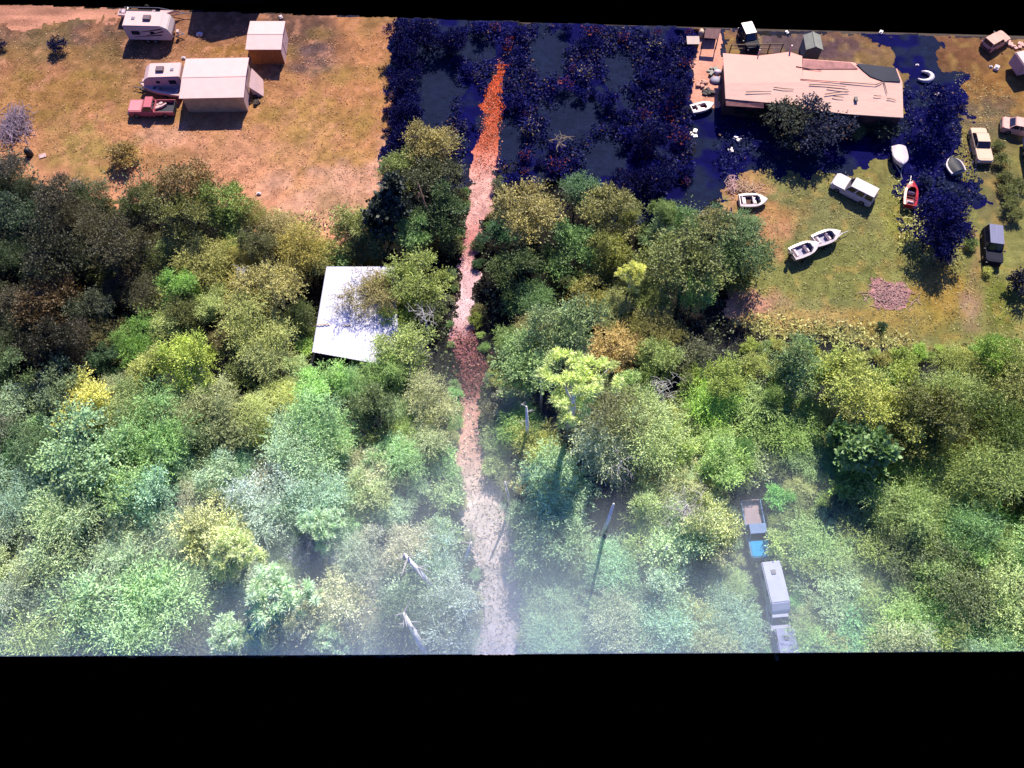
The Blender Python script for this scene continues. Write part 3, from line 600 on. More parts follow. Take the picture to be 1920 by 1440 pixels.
tag(scatter('leaf_litter', TP, 260, .3, .26, .07, T(150, 92, 90), LEAF, 17, lambda px, py: (py > 620) * (py < 745) * 1.0, 4), 'maroon dead brush in the shaded trail stretch', 'leaf litter')
tag(scatter('dead_grass', TP, 500, .08, .3, .05, T(236, 214, 204), LEAF, 7, lambda px, py: (py > 740) * 1.0, 3), 'pale dead grass along the lower trail', 'dead grass')
tag(scatter('grass', [[(1370, 330), (1690, 330), (1700, 480), (1900, 500), (1910, 640), (1500, 625), (1380, 590)], [(1790, 120), (1910, 180), (1850, 330), (1800, 330)]], 2000, .08, .24, .035, LC(130, 120, 78, .7), LEAF, 8), 'short mown yellow-green grass on the lawn', 'grass')
tag(scatter('meadow_grass', [[(-150, 40), (730, 60), (725, 330), (640, 400), (420, 350), (60, 290), (-150, 290)]], 3000, .08, .24, .035, T(206, 152, 106), LEAF, 9), 'dry orange-brown grass covering the meadow', 'grass')
tag(scatter('weeds', [[(1395, 590), (1640, 610), (1760, 660), (1640, 668), (1500, 640), (1400, 640)], [(1680, 330), (1730, 400), (1740, 480), (1690, 470)], [(1790, 480), (1720, 478), (1720, 492), (1800, 500)], [(560, 400), (700, 390), (690, 440), (520, 450), (420, 390)]], 900, .5, .36, .06, LC(128, 126, 74), LEAF, 10), 'rank yellow-green weeds at the lawn edges', 'weeds')
tag(scatter('dusky_undergrowth', [[(745, 40), (1290, 60), (1295, 330), (1180, 400), (1040, 330), (960, 320), (800, 300), (740, 320)]], 5200, .7, .32, .1, LC(10, 12, 62, .7), DARKLEAF, 12, lambda px, py: (np.abs(px - TX(py)) > TW(py) / 2 + 4) * 1.0 * (vn(px, py, 42, 3) * .7 + vn(px, py, 14, 4) * .3 > .4) * ~in_slate(px, py)), 'dusky blue undergrowth around the head of the trail', 'undergrowth')  # blue-black leaf colour carries the wood's shade
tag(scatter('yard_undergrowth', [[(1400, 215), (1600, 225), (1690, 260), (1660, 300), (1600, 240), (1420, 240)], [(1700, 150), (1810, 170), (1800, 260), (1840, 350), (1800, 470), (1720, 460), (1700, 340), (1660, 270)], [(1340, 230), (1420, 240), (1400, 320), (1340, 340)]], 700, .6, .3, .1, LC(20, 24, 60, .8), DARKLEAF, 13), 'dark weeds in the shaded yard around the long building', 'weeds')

# ------------------------------------------------------------------ dead wood
def bare_tree(name, label, cat, px, py, h, r, n, spread, m, lean=(0, 0), seed=0, log=False):
    rr = random.Random(seed); root = thing(name, label, cat, G(px, py)); mb = MB()
    top = Vector((lean[0], lean[1], h)); mb.tube([(0, 0, -.1), top * .5 + Vector((.08, -.06, 0)), top], [r, r * .8, r * .35], 8); mb.build('trunk', m, root, smooth=True)
    br = MB()
    for i in range(n):
        b = top * rr.uniform(.55, 1.0); a = rr.random() * 6.283; e = b + Vector((math.cos(a), math.sin(a), rr.uniform(-.1, .7))) * spread * rr.uniform(.5, 1)
        mid = b.lerp(e, .5) + Vector((0, 0, .15)); br.tube([b, mid, e], [r * .28, r * .16, .012], 5)
        for _ in range(4):
            q = b.lerp(e, rr.uniform(.3, 1)); br.tube([q, q + Vector((rr.gauss(0, 1), rr.gauss(0, 1), rr.gauss(.3, .5))) * spread * .3], [.022, .008], 4)
    if n: br.build('branches', TWIGS if m is DEADWOOD else m, root)
    return root
bare_tree('snag', 'bleached snag with a dark shadow right of the lower trail', 'dead tree', 1124, 1012, 11.5, .22, 0, 0, DEADWOOD, (.1, .2), 1)
bare_tree('snag', 'short pale snag leaning above a dark gap left of the blue-nosed pickup', 'dead tree', 1230, 1056, 6.5, .2, 0, 0, DEADWOOD, (0, .1), 2)
bare_tree('snag', 'forked bleached snag left of the tall pine', 'dead tree', 988, 838, 9.5, .22, 3, .8, DEADWOOD, (-.2, .4), 3)
bare_tree('snag', 'thin grey pole snag beside the tall pine crown', 'dead tree', 1014, 770, 9, .14, 1, .5, GREYWOOD, (-.3, .6), 4)
bare_tree('snag', 'small broken snag with orange tip right of the pale trail', 'dead tree', 957, 952, 6, .16, 2, .6, DEADWOOD, (-.5, .7), 5)
bare_tree('dead_tree', 'white bare tree with splayed twigs above the blue-nosed pickup', 'dead tree', 1262, 990, 7, .12, 26, 2.2, DEADWOOD, (.1, .3), 6)
bare_tree('dead_tree', 'pale bare treetop above the shadowed snag', 'dead tree', 1146, 915, 7.5, .12, 24, 1.7, DEADWOOD, (.1, .2), 7)
bare_tree('dead_tree', 'bare white branching tree right of the white metal roof', 'dead tree', 806, 640, 6.5, .1, 12, 1.5, DEADWOOD, (-.2, .3), 8)
bare_tree('dead_tree', 'bare grey tree below the white metal roof', 'dead tree', 770, 715, 5.5, .1, 16, 2.0, DEADWOOD, (.3, .2), 9)
bare_tree('dead_tree', 'leaning bare dark trunk in front of the dark large-leaved tree', 'dead tree', 822, 470, 8, .12, 4, .8, mat('pinkish_bark', T(140, 110, 96), .9), (-1.6, 3.2), 10)
bare_tree('dead_tree', 'grey dead treetop at the right-hand wood edge', 'dead tree', 1228, 770, 6, .1, 20, 1.6, DEADWOOD, (.1, .3), 11)
bare_tree('dead_tree', 'bare twiggy tree by the bottom right corner', 'dead tree', 1890, 1180, 5, .1, 14, 2.2, DEADWOOD, (1.5, .4), 12)
bare_tree('dead_tree', 'leaning grey trunk in the yellow-green trees below the lawn', 'dead tree', 1545, 745, 6, .14, 5, 1.0, GREYWOOD, (.5, .6), 14)
bare_tree('dead_tree', 'pale forked branch standing in the dusky wood right of the trail', 'dead tree', 1040, 300, 3.2, .07, 7, 1.6, mat('tan_wood', T(206, 180, 140), .9), (.3, .3), 15)
bare_tree('dead_tree', 'white twiggy dead tree by the pale roofed edge of the left wood', 'dead tree', 480, 560, 5.5, .09, 14, 1.3, DEADWOOD, (.1, .2), 16)
def fallen(label, a, b, r, h0, h1, seed, n=8):
    p, q = G(*a, h0), G(*b, h1); rr = random.Random(seed); root = thing('fallen_log', label, 'log', (p.x, p.y, 0)); d = q - p
    o = Vector((0, 0, h0)); m = MB(); m.tube([o, o + d * .5 + Vector((0, 0, .1)), o + d], [r, r * .85, r * .4], 8); m.build('trunk', DEADWOOD, root, smooth=True)
    br = MB()
    for i in range(n):
        s = o + d * rr.uniform(.5, 1); br.tube([s, s + Vector((rr.gauss(0, .7), rr.gauss(0, .7), rr.uniform(0, .8)))], [r * .35, .015], 5)
    br.build('branches', TWIGS, root)
fallen('bleached fallen trunk with broken crown left of the lower trail', (808, 1098), (757, 1038), .26, 5.5, 8.2, 1, 12)
fallen('white fallen trunk at the bottom edge left of the trail', (797, 1222), (756, 1148), .3, 5.5, 8.0, 2, 14)
fallen('thin grey fallen branch beside the lower trail', (872, 1052), (884, 1016), .14, 5, 7, 3, 6)

# ------------------------------------------------------------------ buildings
def gable_shed(name, label, px, py, L, Wd, H, rise, rz, wallm, roofm, gablem=None, door=False, oh=.25):
    root = thing(name, label, 'shed', G(px, py), rz)      # x along the ridge
    gm = gablem or wallm
    m = MB(); m.box(-L / 2, L / 2, -Wd / 2, -Wd / 2 + .08, 0, H); m.build('front_wall', wallm, root)
    m = MB(); m.box(-L / 2, L / 2, Wd / 2 - .08, Wd / 2, 0, H); m.build('back_wall', wallm, root)
    for s in (-1, 1):
        m = MB(); x0, x1 = (L / 2 - .08, L / 2 + .01) if s > 0 else (-L / 2 - .01, -L / 2 + .08)
        pr = [(-Wd / 2 + .085, 0), (Wd / 2 - .085, 0), (Wd / 2 - .085, H), (0, H + rise - .04), (-Wd / 2 + .085, H)]
        m.loft([[(x0, y, z) for y, z in pr], [(x1, y, z) for y, z in pr]]); m.build('gable_wall', gm, root)
    rf = None
    m = MB(); k = rise / (Wd / 2)
    for s in (-1, 1):
        m.slab([(-L / 2 - oh, 0, H + rise + .06), (L / 2 + oh, 0, H + rise + .06), (L / 2 + oh, s * (Wd / 2 + oh), H + .06 - k * oh), (-L / 2 - oh, s * (Wd / 2 + oh), H + .06 - k * oh)], .07)
    rf = m.build('roof', roofm, root)
    m = MB(); m.box(-L / 2 - oh, L / 2 + oh, -.1, .1, H + rise + .062, H + rise + .09); m.build('ridge_cap', roofm, rf)
    m = MB()
    for i in range(int(L / .6)): m.box(-L / 2 + i * .6 + .28, -L / 2 + i * .6 + .30, -Wd / 2 - .012, -Wd / 2 - .002, .02, H - .05)
    m.build('batten', wallm, root)
    if door:
        m = MB(); m.box(L / 2 + .012, L / 2 + .05, -.6, .6, .05, 2.0); d = m.build('door', gm, root); m = MB(); m.box(L / 2 + .052, L / 2 + .09, .42, .5, .95, 1.1); m.build('handle', STEEL, d)
    return root
GREYW = mat('grey_siding', T(226, 196, 150), .8, var=.25, scale=2); BROWNW = mat('brown_boards', T(196, 116, 60), .85, var=.5, scale=2, streak=(6, 1, .6))
h0 = heading((368, 206), (472, 204))
gable_shed('storage_shed', 'big pale-roofed shed with a grey front wall in the meadow', 415, 176, 7.0, 5.6, 2.6, .18, h0, GREYW, PINKROOF, WHITE, True)
gable_shed('wooden_shed', 'small shed with brown board front and pinkish roof', 508, 96, 3.9, 4.2, 2.5, .18, heading((487, 122), (544, 122)), BROWNW, PINKROOF, PINKROOF, True, .2)
# long building on the right
def Z4(zx, zy, h): p = G(1330 + zx / 4.8, 60 + zy / 4.8, h); return (p.x, p.y, p.z)
lb = thing('long_building', 'long low building with a patched pinkish gable roof', 'building', (0, 0, 0))
OR = mat('orange_roof_sheet', T(242, 168, 146), .7, var=.08, scale=.5, bump=.05); PR = mat('worn_roof_sheet', T(232, 182, 160), .7, var=.16, scale=1.4, streak=(.5, 4, 1)); RUST = mat('rusty_roof_sheet', T(176, 116, 108), .8, var=.35, scale=1.5); ROOF_SHADOW = mat('painted_roof_shadow', T(40, 42, 60), .5, var=.5, streak=(.4, 5, 1), spec=.05)
base = Vector(Z4(900, 500, 0)); lb.location = base
def loc(*pts): return [tuple(Vector(p) - base) for p in pts]
hl, hr, he = 3.35, 3.3, 2.9
RL, RM, RR_ = Z4(138, 455, hl), Z4(836, 452, hl), Z4(1738, 452, hr)
m = MB(); m.slab(loc(RL, RM, Z4(836, 216, he + .1), Z4(720, 178, he), Z4(440, 214, he), Z4(122, 190, he)), .12); rf = m.build('roof', OR, lb)
m = MB(); m.slab(loc(RM, RR_, Z4(1690, 330, he + .2), Z4(1280, 272, he), Z4(840, 240, he)), .12); rb = m.build('roof', OR, lb)
m = MB(); m.slab(loc(RL, Z4(145, 600, he + .15), Z4(500, 632, he + .15), Z4(836, 660, he + .1), RM), .12); m.build('roof', PR, lb)
m = MB(); m.slab(loc(RM, Z4(836, 690, he), Z4(1250, 738, he), Z4(1746, 770, he), RR_), .12); rd = m.build('roof', PR, lb)
def up(p, d): return (p[0], p[1], p[2] + d)
def on(zx, zy, d=.03):                  # a point on the roof planes
    t = max(0, min(1, (455 - zy) / 240)) if zy < 455 else max(0, min(1, (zy - 455) / 300)); return Z4(zx, zy, hl + (he - hl) * t + d)
m = MB(); m.slab(loc(on(842, 245, .06), on(1270, 276, .06), on(1340, 330, .06), on(836, 334, .06)), .04); m.build('rusty_panel', RUST, lb)
m = MB(); m.slab(loc(Z4(147, 603, he + .08), Z4(150, 662, he - .25), Z4(490, 684, he - .25), Z4(490, 640, he + .08)), .06); m.build('lean_to_roof', RUST, lb)
m = MB(); m.slab(loc(on(1320, 280, .09), on(1676, 322, .2), on(1722, 445, .1), on(1560, 440, .09), on(1450, 400, .09), on(1390, 350, .09)), .05); m.build('tree_shadow_slab', ROOF_SHADOW, lb)  # thin dark slab imitates a tree's shadow on the roof
m = MB(); rr = random.Random(3)
for zx0, zy0, zx1, zy1 in [(820, 425, 1180, 450), (1180, 450, 1500, 474), (1500, 474, 1570, 444), (1570, 444, 1600, 555), (330, 540, 560, 536), (580, 498, 760, 515), (780, 310, 1010, 346), (1040, 560, 1260, 535), (1110, 575, 1210, 588), (1480, 572, 1550, 576), (1600, 600, 1680, 616), (1060, 500, 1250, 520), (900, 470, 1230, 492)]:
    a, b = Vector(on(zx0, zy0, .1)), Vector(on(zx1, zy1, .1)); k = a.lerp(b, .5) + Vector((0, rr.uniform(-.08, .08), .02)); m.tube(loc(a, k, b), [.05, .04, .03], 5)
m.build('roof_seam', mat('dark_seam', (.05, .025, .03), .9), lb)
m = MB(); p = loc(on(440, 205, 0))[0]; m.tube([p, (p[0], p[1], p[2] + .8)], .07); p = loc(on(725, 172, 0))[0]; m.tube([p, (p[0], p[1], p[2] + .9)], .1); m.build('vent_pipe', WHITE, lb)
m = MB(); p = loc(on(1322, 605, .1))[0]; m.box(p[0] - .2, p[0] + .15, p[1] - .3, p[1] + .3, p[2] - .05, p[2] + .12); m.build('roof_vent', DARK, lb)
WALLM = mat('shabby_wall', T(96, 66, 62), .85, var=.4)
def wall(a, b, h):
    a, b = Vector(a), Vector(b); a.z = b.z = 0; d = (b - a).normalized(); n = Vector((-d.y, d.x, 0)) * .1; m = MB()
    m.loft([[tuple(q - base) for q in (a, b, b + n, a + n)], [tuple(q - base + Vector((0, 0, h))) for q in (a, b, b + n, a + n)]]); return m
for pa, pb, hh in [((150, 585, he), (1735, 760, he), 2.75), ((1730, 742, he), (1680, 350, he), 2.85), ((1670, 335, he), (840, 262, he), 2.75), ((150, 215, he), (158, 560, he), 2.8), ((830, 240, he), (150, 215, he), 2.75)]:
    wall(Z4(*pa), Z4(*pb), hh).build('wall', WALLM, lb)
m = MB()
for zx, zy in ((300, 615), (640, 655), (1350, 735), (1600, 755)):
    p = Vector(Z4(zx, zy - 6, he)) - base; m.box(p.x - .5, p.x + .5, p.y - .38, p.y - .30, 1.0, 2.0)
m.build('window', GLASS, lb)
# small grey-green shed behind it
gable_shed('garden_shed', 'small grey-green shed behind the long building', 1515, 103, 2.2, 1.9, 2.0, .45, R(90), mat('grey_green_boards', T(140, 138, 124), .8, var=.2), mat('grey_green_roof', T(150, 148, 132), .8, var=.2), None, False, .1)
# metal roof in the wood
mr = thing('open_barn', 'white corrugated metal roof half hidden among the trees', 'barn', G(655, 600))
b0 = Vector(G(655, 600))
def corr(corners, m, name, parent, base, pitch=.3, th=.05, amp=.035):
    a, b, c, d = [Vector(p) - base for p in corners]; n = int((b - a).length / pitch * 4); tops = []
    mb = MB(); z = [amp * (0, 1, 1, 0)[i % 4] for i in range(n + 1)]
    up_ = [a.lerp(b, i / n) + Vector((0, 0, z[i])) for i in range(n + 1)]; lo_ = [d.lerp(c, i / n) + Vector((0, 0, z[i])) for i in range(n + 1)]
    ring0 = up_ + [p - Vector((0, 0, th)) for p in reversed(up_)]; ring1 = lo_ + [p - Vector((0, 0, th)) for p in reversed(lo_)]
    mb.loft([ring0, ring1]); return mb.build(name, m, parent)
METAL = mat('white_metal_sheet', T(238, 232, 246), .5, var=.05, scale=.6)
mc = [G(612, 500, 3.7), G(738, 500, 3.7), G(752, 690, 3.1), G(585, 660, 3.1)]
corr(mc, METAL, 'roof', mr, b0)
m = MB(); 
for x, y in ((616, 520), (730, 515), (596, 655), (740, 680)):
    p = G(x, y, 3.0) - b0; m.tube([(p.x, p.y, 0), (p.x, p.y, 3.05)], .08)
m.build('post', BARK, mr)
p, q = G(590, 650, 2.9) - b0, G(745, 680, 2.9) - b0; m = MB(); m.tube([p, q], .09); m.build('beam', BARK, mr)
m = MB()
for x, y in ((640, 556), (612, 608), (650, 610), (600, 609)):
    t = (y - 500) / 175; p = G(x, y, 3.7 - .6 * t + .1) - b0; m.box(p.x - .35, p.x + .35, p.y - .05, p.y + .05, p.z - .02, p.z + .02)
m.build('roof_patch', GREYW, mr)
# big barn just past the far edge: only its shadow reaches into the view
yb = G(420, 9).y + .4; ze = (yb - G(410, 65).y) * math.tan(R(SUN_EL)) / math.cos(R(SUN_AZ)); zr = (yb - G(403, 81).y) * math.tan(R(SUN_EL)) / math.cos(R(SUN_AZ))
sx = (yb - G(410, 65).y) * math.tan(R(SUN_AZ)); xl, xr = G(351, 65).x + sx, G(467, 66).x + sx
bn = thing('barn', 'dark barn at the far edge casting a gabled shadow on the meadow', 'barn', ((xl + xr) / 2, yb, 0), 0); hb = (xr - xl) / 2
m = MB(); pr = [(-hb, 0), (hb, 0), (hb, ze), (-.4, zr), (-hb, ze)]; m.loft([[(x, 0, z) for x, z in pr], [(x, 4, z) for x, z in pr]]); m.build('wall', mat('tarred_boards', (.002, .002, .003), .95, spec=0), bn)

# ------------------------------------------------------------------ vehicles
def wheel(parent, x, y, r=.34, w=.22):
    m = MB(); m.tube([(x, y - w / 2, r), (x, y + w / 2, r)], r, 16); t = m.build('wheel', RUBBER, parent, smooth=False)
    m = MB(); s = 1 if y > 0 else -1; m.tube([(x, y + s * w / 2, r), (x, y + s * (w / 2 + .015), r)], r * .6, 12); m.build('rim', STEEL, t)
def rrect(x0, x1, hw, fr=.35, rr_=.25):
    """rounded plan outline, nose at x1"""
    pts = []
    for cx, cy, r_, a0 in ((x1 - fr, hw - fr, fr, 0), (x0 + rr_, hw - rr_, rr_, 90), (x0 + rr_, -hw + rr_, rr_, 180), (x1 - fr, -hw + fr, fr, 270)):
        for k in range(5): a = R(a0 + k * 22.5); pts.append((cx + r_ * math.cos(a), cy + r_ * math.sin(a)))
    return pts
def facepanel(parent, name, m, q, ins=.08, off=.012, ends=None):
    """window laid just proud of the face q (4 corners)"""
    q = [Vector(p) for p in q]; n = (q[1] - q[0]).cross(q[3] - q[0]).normalized(); c = sum(q, Vector()) / 4
    u = ends or (ins, 1 - ins, ins, 1 - ins)
    def at(s, t): return q[0].lerp(q[1], s).lerp(q[3].lerp(q[2], s), t)
    ps = [at(u[0], u[2]), at(u[1], u[2]), at(u[1], u[3]), at(u[0], u[3])]
    mb = MB(); mb.loft([[p - n * .01 for p in ps], [p + n * off for p in ps]]); return mb.build(name, m, parent)
def car(name, label, px, py, rz, paint, L=4.7, Wd=1.82, style='sedan', roofm=None, cat='car', group=None, belt=.95, top=1.45, clear=.25, h=0):
    root = thing(name, label, cat, G(px, py, h), rz, group); hw = Wd / 2
    m = MB(); o = rrect(-L / 2, L / 2, hw); m.prism(o, clear, belt - .12, .1, .12); m.build('body', paint, root, smooth=False)
    cab = {'sedan': (-L * .34, L * .14, .55, .62), 'suv': (-L * .49, L * .18, .12, .5), 'pickup': (-L * .08, L * .2, .12, .45)}[style]
    x0, x1, rb, rf_ = cab; b, t = hw * .93, hw * .76
    lo = [(x0, -b, belt), (x1, -b, belt), (x1, b, belt), (x0, b, belt)]; hi = [(x0 + rb, -t, top), (x1 - rf_, -t, top), (x1 - rf_, t, top), (x0 + rb, t, top)]
    m = MB(); m.loft([[(x, y, z - .02) for x, y, z in lo], hi]); cb = m.build('cabin', paint, root, bevel=.05)
    m = MB(); m.slab([(x, y, z + .03) for x, y, z in hi], .024); m.build('roof', roofm or paint, root)
    facepanel(root, 'windscreen', GLASS, [lo[1], lo[2], hi[2], hi[1]], .06)
    facepanel(root, 'rear_window', GLASS, [lo[3], lo[0], hi[0], hi[3]], .1)
    nsw = {'sedan': 2, 'suv': 3, 'pickup': 1}[style]
    for k in range(nsw):
        e = (k / nsw + .03, (k + 1) / nsw - .03, .15, .9)
        facepanel(root, 'side_window', GLASS, [lo[0], lo[1], hi[1], hi[0]], ends=e); facepanel(root, 'side_window', GLASS, [lo[2], lo[3], hi[3], hi[2]], ends=(1 - e[1], 1 - e[0], .15, .9))
    m = MB(); m.box(x1 + .02, L / 2 - .3, -hw * .72, hw * .72, belt - .005, belt + .02); m.build('bonnet', paint, root, bevel=.01)
    for s in (-1, 1):
        m = MB(); m.box(L / 2 - .14, L / 2 - .02, s * hw * .7 - .17, s * hw * .7 + .17, belt - .32, belt - .14); m.build('headlight', LAMP, root)
        m = MB(); m.box(-L / 2 - .015, -L / 2 + .08, s * hw * .72 - .15, s * hw * .72 + .15, belt - .3, belt - .14); m.build('tail_light', REDLAMP, root)
        m = MB(); m.box(x1 - .15, x1 - .02, s * (hw + .1) - .1, s * (hw + .1) + .1, belt - .02, belt + .14); m.build('mirror', DARK, root)
        for x in (-L * .3, L * .31): wheel(root, x, s * (hw - .1))
    m = MB(); m.box(L / 2 - .06, L / 2 + .06, -hw * .85, hw * .85, .32, .52); m.build('front_bumper', DARK, root, bevel=.03)
    m = MB(); m.box(-L / 2 - .06, -L / 2 + .06, -hw * .85, hw * .85, .32, .52); m.build('rear_bumper', DARK, root, bevel=.03)
    return root
def pickup(name, label, px, py, rz, paint, L=5.2, Wd=1.9, bedm=None, hoodm=None, roofm=None, group=None, cut=False, load=None):
    root = thing(name, label, 'pickup', G(px, py), rz, group); hw = Wd / 2
    m = MB(); m.prism(rrect(-L * .08, L / 2, hw, .3, .06), .35, .98, .08, .1); m.build('body', paint, root)
    m = MB(); m.box(L * .2 + .05, L / 2 - .15, -hw * .82, hw * .82, 1.06, 1.13); m.build('bonnet', hoodm or paint, root, bevel=.03)
    x0, x1 = -L * .07, L * .2; b, t = hw * .93, hw * .8; lo = [(x0, -b, 1.05), (x1, -b, 1.05), (x1, b, 1.05), (x0, b, 1.05)]; hi = [(x0 + .1, -t, 1.7), (x1 - .5, -t, 1.7), (x1 - .5, t, 1.7), (x0 + .1, t, 1.7)]
    m = MB(); m.loft([lo, hi]); m.build('cabin', paint, root, bevel=.05); m = MB(); m.slab([(x, y, z + .03) for x, y, z in hi], .024); m.build('roof', roofm or paint, root)
    facepanel(root, 'windscreen', GLASS, [lo[1], lo[2], hi[2], hi[1]], .06); facepanel(root, 'rear_window', GLASS, [lo[3], lo[0], hi[0], hi[3]], .15)
    facepanel(root, 'side_window', GLASS, [lo[0], lo[1], hi[1], hi[0]], .12); facepanel(root, 'side_window', GLASS, [lo[2], lo[3], hi[3], hi[2]], .12)
    bm_ = bedm or paint; m = MB(); a0, a1 = -L / 2, -L * .085
    m.box(a0, a1, -hw, -hw + .09, .5, 1.06); m.build('bed_side', paint, root, bevel=.02); m = MB(); m.box(a0, a1, hw - .09, hw, .5, 1.06); m.build('bed_side', paint, root, bevel=.02)
    m = MB(); m.box(a0, a0 + .07, -hw + .095, hw - .095, .5, 1.04); m.build('tailgate', bm_, root)
    m = MB(); m.box(a0 + .075, a1, -hw + .095, hw - .095, .5, .62); m.build('bed_floor', bm_, root)
    for s in (-1, 1):
        for x in (-L * .29, L * .33): wheel(root, x, s * (hw - .12), .38, .25)
        m = MB(); m.box(L / 2 - .1, L / 2 + .01, s * hw * .68 - .16, s * hw * .68 + .16, .74, .92); m.build('headlight', LAMP, root)
    m = MB(); m.box(L / 2 - .02, L / 2 + .12, -hw * .95, hw * .95, .42, .6); m.build('front_bumper', STEEL, root, bevel=.03)
    return root
def camper(name, label, px, py, rz, L, Wd, H, bodym, roofm, stripes=True, group=None, unit_=True):
    root = thing(name, label, 'camper trailer', G(px, py), rz, group); hw = Wd / 2
    pr = [(-L / 2, .55), (-L / 2, H), (L / 2 - .9, H), (L / 2 - .25, H - .45), (L / 2, 1.5), (L / 2 - .25, .55)]
    m = MB(); m.loft([[(x, -hw, z) for x, z in pr], [(x, hw, z) for x, z in pr]]); m.build('body', bodym, root, bevel=.08)
    m = MB(); m.box(-L / 2 + .08, L / 2 - .95, -hw + .08, hw - .08, H - .02, H + .02); rf = m.build('roof', roofm, root)
    m = MB(); m.box(-.4, .55, -.4, .4, H + .022, H + .3)
    if unit_: m.build('air_conditioner', mat('grey_unit', T(120, 96, 100), .6), root, bevel=.06)
    m = MB(); m.box(-L * .33, -L * .33 + .4, -.2, .2, H + .022, H + .1); m.build('roof_vent', STEEL, root)
    for s in (-1, 1):
        m = MB(); y = s * (hw + .008); m.box(-L * .36, -L * .18, y - .006, y + .006, 1.4, 2.0); m.build('window', GLASS, root)
        m = MB(); m.box(L * .05, L * .15, y - .006, y + .006, 1.55, 1.95); m.build('window', GLASS, root)
        if stripes:
            m = MB()
            for z0, z1, xa, xb in ((1.0, 1.35, -L * .34, L * .3), (1.3, 1.9, -L * .05, L * .36), (1.75, 2.25, -L * .2, L * .34)):
                m.add([(xa, y, z0), (xb, y + .0, z1), (xb, y, z1 + .2), (xa, y, z0 + .06)], [(0, 1, 2, 3)])
            m.build('stripe', mat('dark_stripe', T(40, 30, 36), .5), root)
        for x in (-.5, .45): wheel(root, x, s * (hw - .12), .34)
    m = MB(); m.tube([(L / 2 - .4, -.7, .55), (L / 2 + 1.0, 0, .5)], .06); m.tube([(L / 2 - .4, .7, .55), (L / 2 + 1.0, 0, .5)], .06); m.build('hitch', STEEL, root)
    m = MB(); m.box(L / 2 + .15, L / 2 + .5, -.28, .28, .58, 1.0); m.build('gas_bottle_cover', WHITE, root, bevel=.06)
    return root
RED = mat('faded_red_paint', T(214, 110, 116), .5, var=.15); BLACK = mat('black_paint', (.010, .011, .022), .6, var=.2, spec=.08)
camper('camper_trailer', 'white camper trailer with dark swoosh stripes at the top of the meadow', 291, 68, heading((248, 73), (335, 75)), 5.6, 2.5, 2.75, mat('camper_white', T(214, 190, 184), .5, var=.08), PINKROOF)
camper('camper_trailer', 'white camper trailer parked against the big shed', 316, 160, heading((350, 158), (280, 160)), 4.6, 2.3, 2.5, WHITE, PINKROOF, False)
pickup('pickup_truck', 'faded red pickup with junk in its bed beside the big shed', 290, 210, heading((335, 213), (245, 213)), RED, 5.4, 1.95, mat('dark_bed', (.02, .02, .03), .6), mat('sun_bleached_red', T(236, 150, 150), .5, var=.12), RED)
def junk(label, cat, name, px, py, n, s, m, h=0.0, seed=0):
    rr = random.Random(seed); root = G(px, py, h); mb = MB()
    for i in range(n): 
        a = rr.random() * 3.14; mb.box(-s * rr.uniform(.3, .8), s * rr.uniform(.3, .8), -s * rr.uniform(.2, .6), s * rr.uniform(.2, .6), 0, s * rr.uniform(.2, .7), a, (rr.gauss(0, s * .6), rr.gauss(0, s * .5), .01 * i))
    o = mb.build(name, m, None, bevel=.03, loc=root); return tag(o, label, cat)
junk('white sacks in the bed of the red pickup', 'sacks', 'sack_heap', 303, 198, 4, .55, WHITE, .64, 1)
gl = G(490, 166); m = MB(); m.add([(-.7, -1.3, .05), (.5, -1.3, .05), (.1, 1.3, .05), (-1.0, 1.3, .05), (-.9, -1.25, 1.6), (-.8, 1.3, 2.0)], [(0, 1, 2, 3), (0, 4, 5, 3), (1, 4, 5, 2), (0, 1, 4), (3, 5, 2)])
tag(m.build('leaning_panel', WHITE, None, loc=gl), 'white tarp leaning on the right end of the big shed', 'tarp')
junk('dark scrap heap at the right end of the big shed', 'scrap', 'scrap_heap', 483, 188, 7, .5, mat('scrap', T(70, 52, 46), .8, var=.6), 0, 2)
# right-hand cars
car('parked_car', 'white estate car standing diagonally on the lawn', 1597, 362, heading((1640, 384), (1553, 340)), mat('white_car_paint', T(236, 214, 214), .3, var=.04), 5.0, 1.9, 'suv', belt=1.0, top=1.75)
car('parked_car', 'cream sedan with a black windscreen beside the right track', 1834, 280, heading((1828, 245), (1841, 300)), CREAM, 4.9, 1.85, 'sedan')
car('parked_car', 'black car with a ribbed silver roof rack at the right edge of the lawn', 1855, 468, heading((1853, 430), (1857, 495)), BLACK, 4.6, 1.9, 'suv', mat('silver_roof', T(140, 138, 160), .3, var=.2, streak=(.3, 9, 1)), belt=1.0, top=1.7)
car('parked_car', 'black car with a pale roof behind the long building', 1402, 80, heading((1394, 54), (1410, 90)), BLACK, 3.7, 1.8, 'suv', mat('pale_roof', T(214, 180, 176), .4), belt=.95, top=1.65)
car('parked_car', 'cream car cut off at the right edge', 1910, 246, heading((1885, 240), (1935, 250)), mat('cream_orange', T(238, 180, 160), .4), 4.6, 1.8, 'sedan')
camper('camper_trailer', 'grey-white trailer at the right edge below the cream car', 1935, 300, heading((1920, 250), (1935, 330)), 5.0, 2.2, 2.4, mat('greyish_white', T(190, 180, 190), .5), WHITE, False)
car('parked_car', 'pale covered vehicle near the top right corner', 1862, 84, heading((1845, 92), (1880, 72)), mat('tan_cover', T(230, 172, 146), .6), 3.4, 1.8, 'suv', belt=.9, top=1.4)
camper('camper_trailer', 'pinkish trailer at the right edge under the top corner', 1922, 130, heading((1900, 128), (1935, 120)), 4.2, 2.2, 2.3, mat('pinkish_white', T(226, 178, 172), .5), PINKROOF, False)
